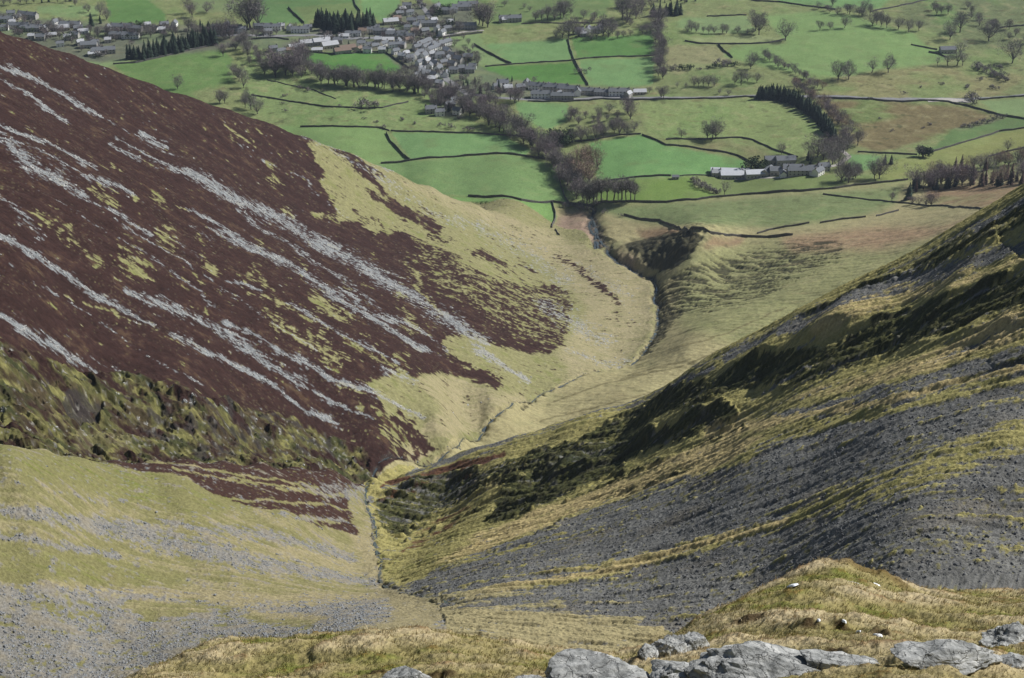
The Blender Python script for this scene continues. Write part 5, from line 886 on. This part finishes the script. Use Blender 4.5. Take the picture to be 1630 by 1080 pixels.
def snow(label, px, py, Yd, sx, sy):
    x_, y_, _ = unp(px, py, Yd); nn = 22; mb = MB(); rnd = random.Random(int(px)); g0 = [float(hgt(np.array([x_+a_]), np.array([Yd+b_]))[0]) for a_, b_ in ((0,0),(1,0),(-1,0),(0,1),(0,-1))]; gz0 = g0[0]; gxs = (g0[1]-g0[2])/2; gys = (g0[3]-g0[4])/2; ph = [rnd.uniform(.55,1.1) for _ in range(nn)]; ring = []
    for f in (0, .4, .75, 1.0):
        for k in range(nn):
            an = 6.2832*k/nn; r = f*(ph[k]+ph[(k+1)%nn]+ph[k-1])/3; ax = x_ + math.cos(an)*r*sx; ay = Yd + math.sin(an)*r*sy
            ring.append((ax, ay, gz0 + gxs*(ax-x_) + gys*(ay-Yd) + .05 + .02*(1-f*f) - (.06 if f == 1. else 0)))
    mb.add(ring, [(r*nn+k, r*nn+(k+1)%nn, (r+1)*nn+(k+1)%nn, (r+1)*nn+k) for r in range(3) for k in range(nn)])
    tag(obj('snow_patch', mb.mesh('snow_patch', M_snow, True)), label, 'snow', 'leftover snow patches')
for a in (('small snow patch on the grassy shelf at the lower left', 247, 1054, 44, .34, .5), ('largest snow patch under the peaty rim of the knoll', 1358, 908, 49, .60, .75), ('thin snow sliver right of the largest knoll patch', 1398, 906, 52, .22, .35), ('narrow snow streak on the left shoulder of the knoll', 1262, 934, 47, .22, .5),
          ('tiny snow patch low on the left shoulder of the knoll', 1244, 940, 46, .12, .3), ('small snow patch right of the knoll summit', 1466, 945, 50, .22, .3), ('snow lump in the right-hand peat hollow', 1396, 1021, 31, .13, .22), ('snow sliver between the two peat hollows', 1366, 1009, 33, .09, .2),
          ('snow sliver in the middle peat hollow', 1343, 996, 35, .08, .2), ('snow fleck in the left peat hollow', 1302, 996, 35, .06, .12), ('snow fleck beside the broken dark rock', 1125, 1027, 28, .08, .15), ('snow fleck near the knoll summit', 1347, 912, 49, .10, .2), ('snow scrap at the bottom right corner', 1618, 1056, 24, .16, .2)): snow(*a)
# grass blades over the near shelf
NB = 230000; rg_ = np.random.RandomState(9); gy = 14*(76/14)**(rg_.rand(NB)**1.0); gt = rg_.uniform(-.40,.42,NB); gx = gt*gy
cl = fbm(gx/.5, gy/.5, 501, 3); keep = (cl + rg_.normal(0,.35,NB)) > -.05
for ex, ey, eY in ((1292,990,35),(1347,990,35),(1396,1012,32),(480,1040,45),(330,1026,51)):
    ax, ay = unp(ex, ey, eY)[:2]; keep &= ~((np.abs(gx-ax) < .25) & (gy-ay < .05) & (gy-ay > -.3))
gx = gx[keep]; gy = gy[keep]; cl = cl[keep]; NB = len(gx); gz = hgt(gx, gy)
bigc = fbm(gx/5, gy/5, 334, 3); medc = fbm(gx/1.3, gy/1.3, 333, 4); ln = rg_.uniform(.07,.22,NB)*(1+.5*np.clip(cl,0,1))*np.clip(gy/35,.6,1.15); wd = .0045*np.clip(gy/22,.6,2.6)
an = rg_.rand(NB)*6.28; la = .4*rg_.normal(0,1,NB) + 1.2; dx = np.cos(la)*.75; dy = np.sin(la)*.75*.6
base = np.stack([gx, gy, gz-.02], 1); side = np.stack([np.cos(an)*wd, np.sin(an)*wd, 0*wd], 1); lean = np.stack([dx*ln*.55 + rg_.normal(0,.25,NB)*ln, -dy*ln*.4 + rg_.normal(0,.25,NB)*ln, 0*ln], 1)
mid = base + lean*.45; mid[:,2] += ln*.62; tip = base + lean*1.25; tip[:,2] += ln*.78
V = np.stack([base-side, base+side, mid-side*.8, mid+side*.8, tip], 1).reshape(-1,3); i5 = np.arange(NB)*5
me = bpy.data.meshes.new('grass'); Fl = np.concatenate([np.stack([i5, i5+1, i5+3], 1), np.stack([i5, i5+3, i5+2], 1), np.stack([i5+2, i5+3, i5+4], 1)]).astype(np.int32)
me.vertices.add(len(V)); me.vertices.foreach_set('co', V.astype(np.float32).ravel()); me.loops.add(Fl.size); me.loops.foreach_set('vertex_index', Fl.ravel()); me.polygons.add(len(Fl)); me.polygons.foreach_set('loop_start', np.arange(0, Fl.size, 3, dtype=np.int32)); me.polygons.foreach_set('loop_total', np.full(len(Fl), 3, np.int32)); me.update()
gcol = np.empty((NB,3), np.float32); gcol[:] = (.27,.23,.10); mixc(gcol, (.48,.39,.25), sst(-.15,.6,bigc+.4*medc+rg_.normal(0,.25,NB))); mixc(gcol, (.19,.20,.05), sst(.0,.6,-bigc+.4*medc+rg_.normal(0,.2,NB))*.9); mixc(gcol, (.20,.12,.055), sst(.45,.8,medc+rg_.normal(0,.2,NB))*.5); gcol *= 1.08; gcol *= rg_.uniform(.75,1.25,(NB,1))
ca = me.color_attributes.new('cover', 'FLOAT_COLOR', 'POINT'); ca.data.foreach_set('color', np.concatenate([np.repeat(gcol,5,0), np.ones((NB*5,1))], 1).astype(np.float32).ravel())
M_gr, n_, l_, b_ = mat('grass_blades', (.2,.2,.1), .8, .1); at_ = n_.new('ShaderNodeAttribute'); at_.attribute_name = 'cover'; noisy(M_gr, n_, l_, b_, 3, .2, src=at_.outputs['Color']); me.materials.append(M_gr)
tag(obj('grass', me), 'wind-combed yellow and straw grass on the near shelf', 'grass', None, 'stuff')
# ---------------------------------------------------------------- haze
mb = MB(); mb.box(-2500, 2500, -60, 8400, -60, 500.); 
hm_ = bpy.data.materials.new('haze_air'); hm_.use_nodes = True; hn = hm_.node_tree.nodes; hn.clear(); ou = hn.new('ShaderNodeOutputMaterial'); pv = hn.new('ShaderNodeVolumePrincipled')
pv.inputs['Color'].default_value = (.66,.80,1.0,1); pv.inputs['Density'].default_value = HAZE; pv.inputs['Anisotropy'].default_value = .2; hm_.node_tree.links.new(pv.outputs[0], ou.inputs['Volume'])
tag(obj('haze', mb.mesh('haze', hm_)), None, None, None, 'stuff')
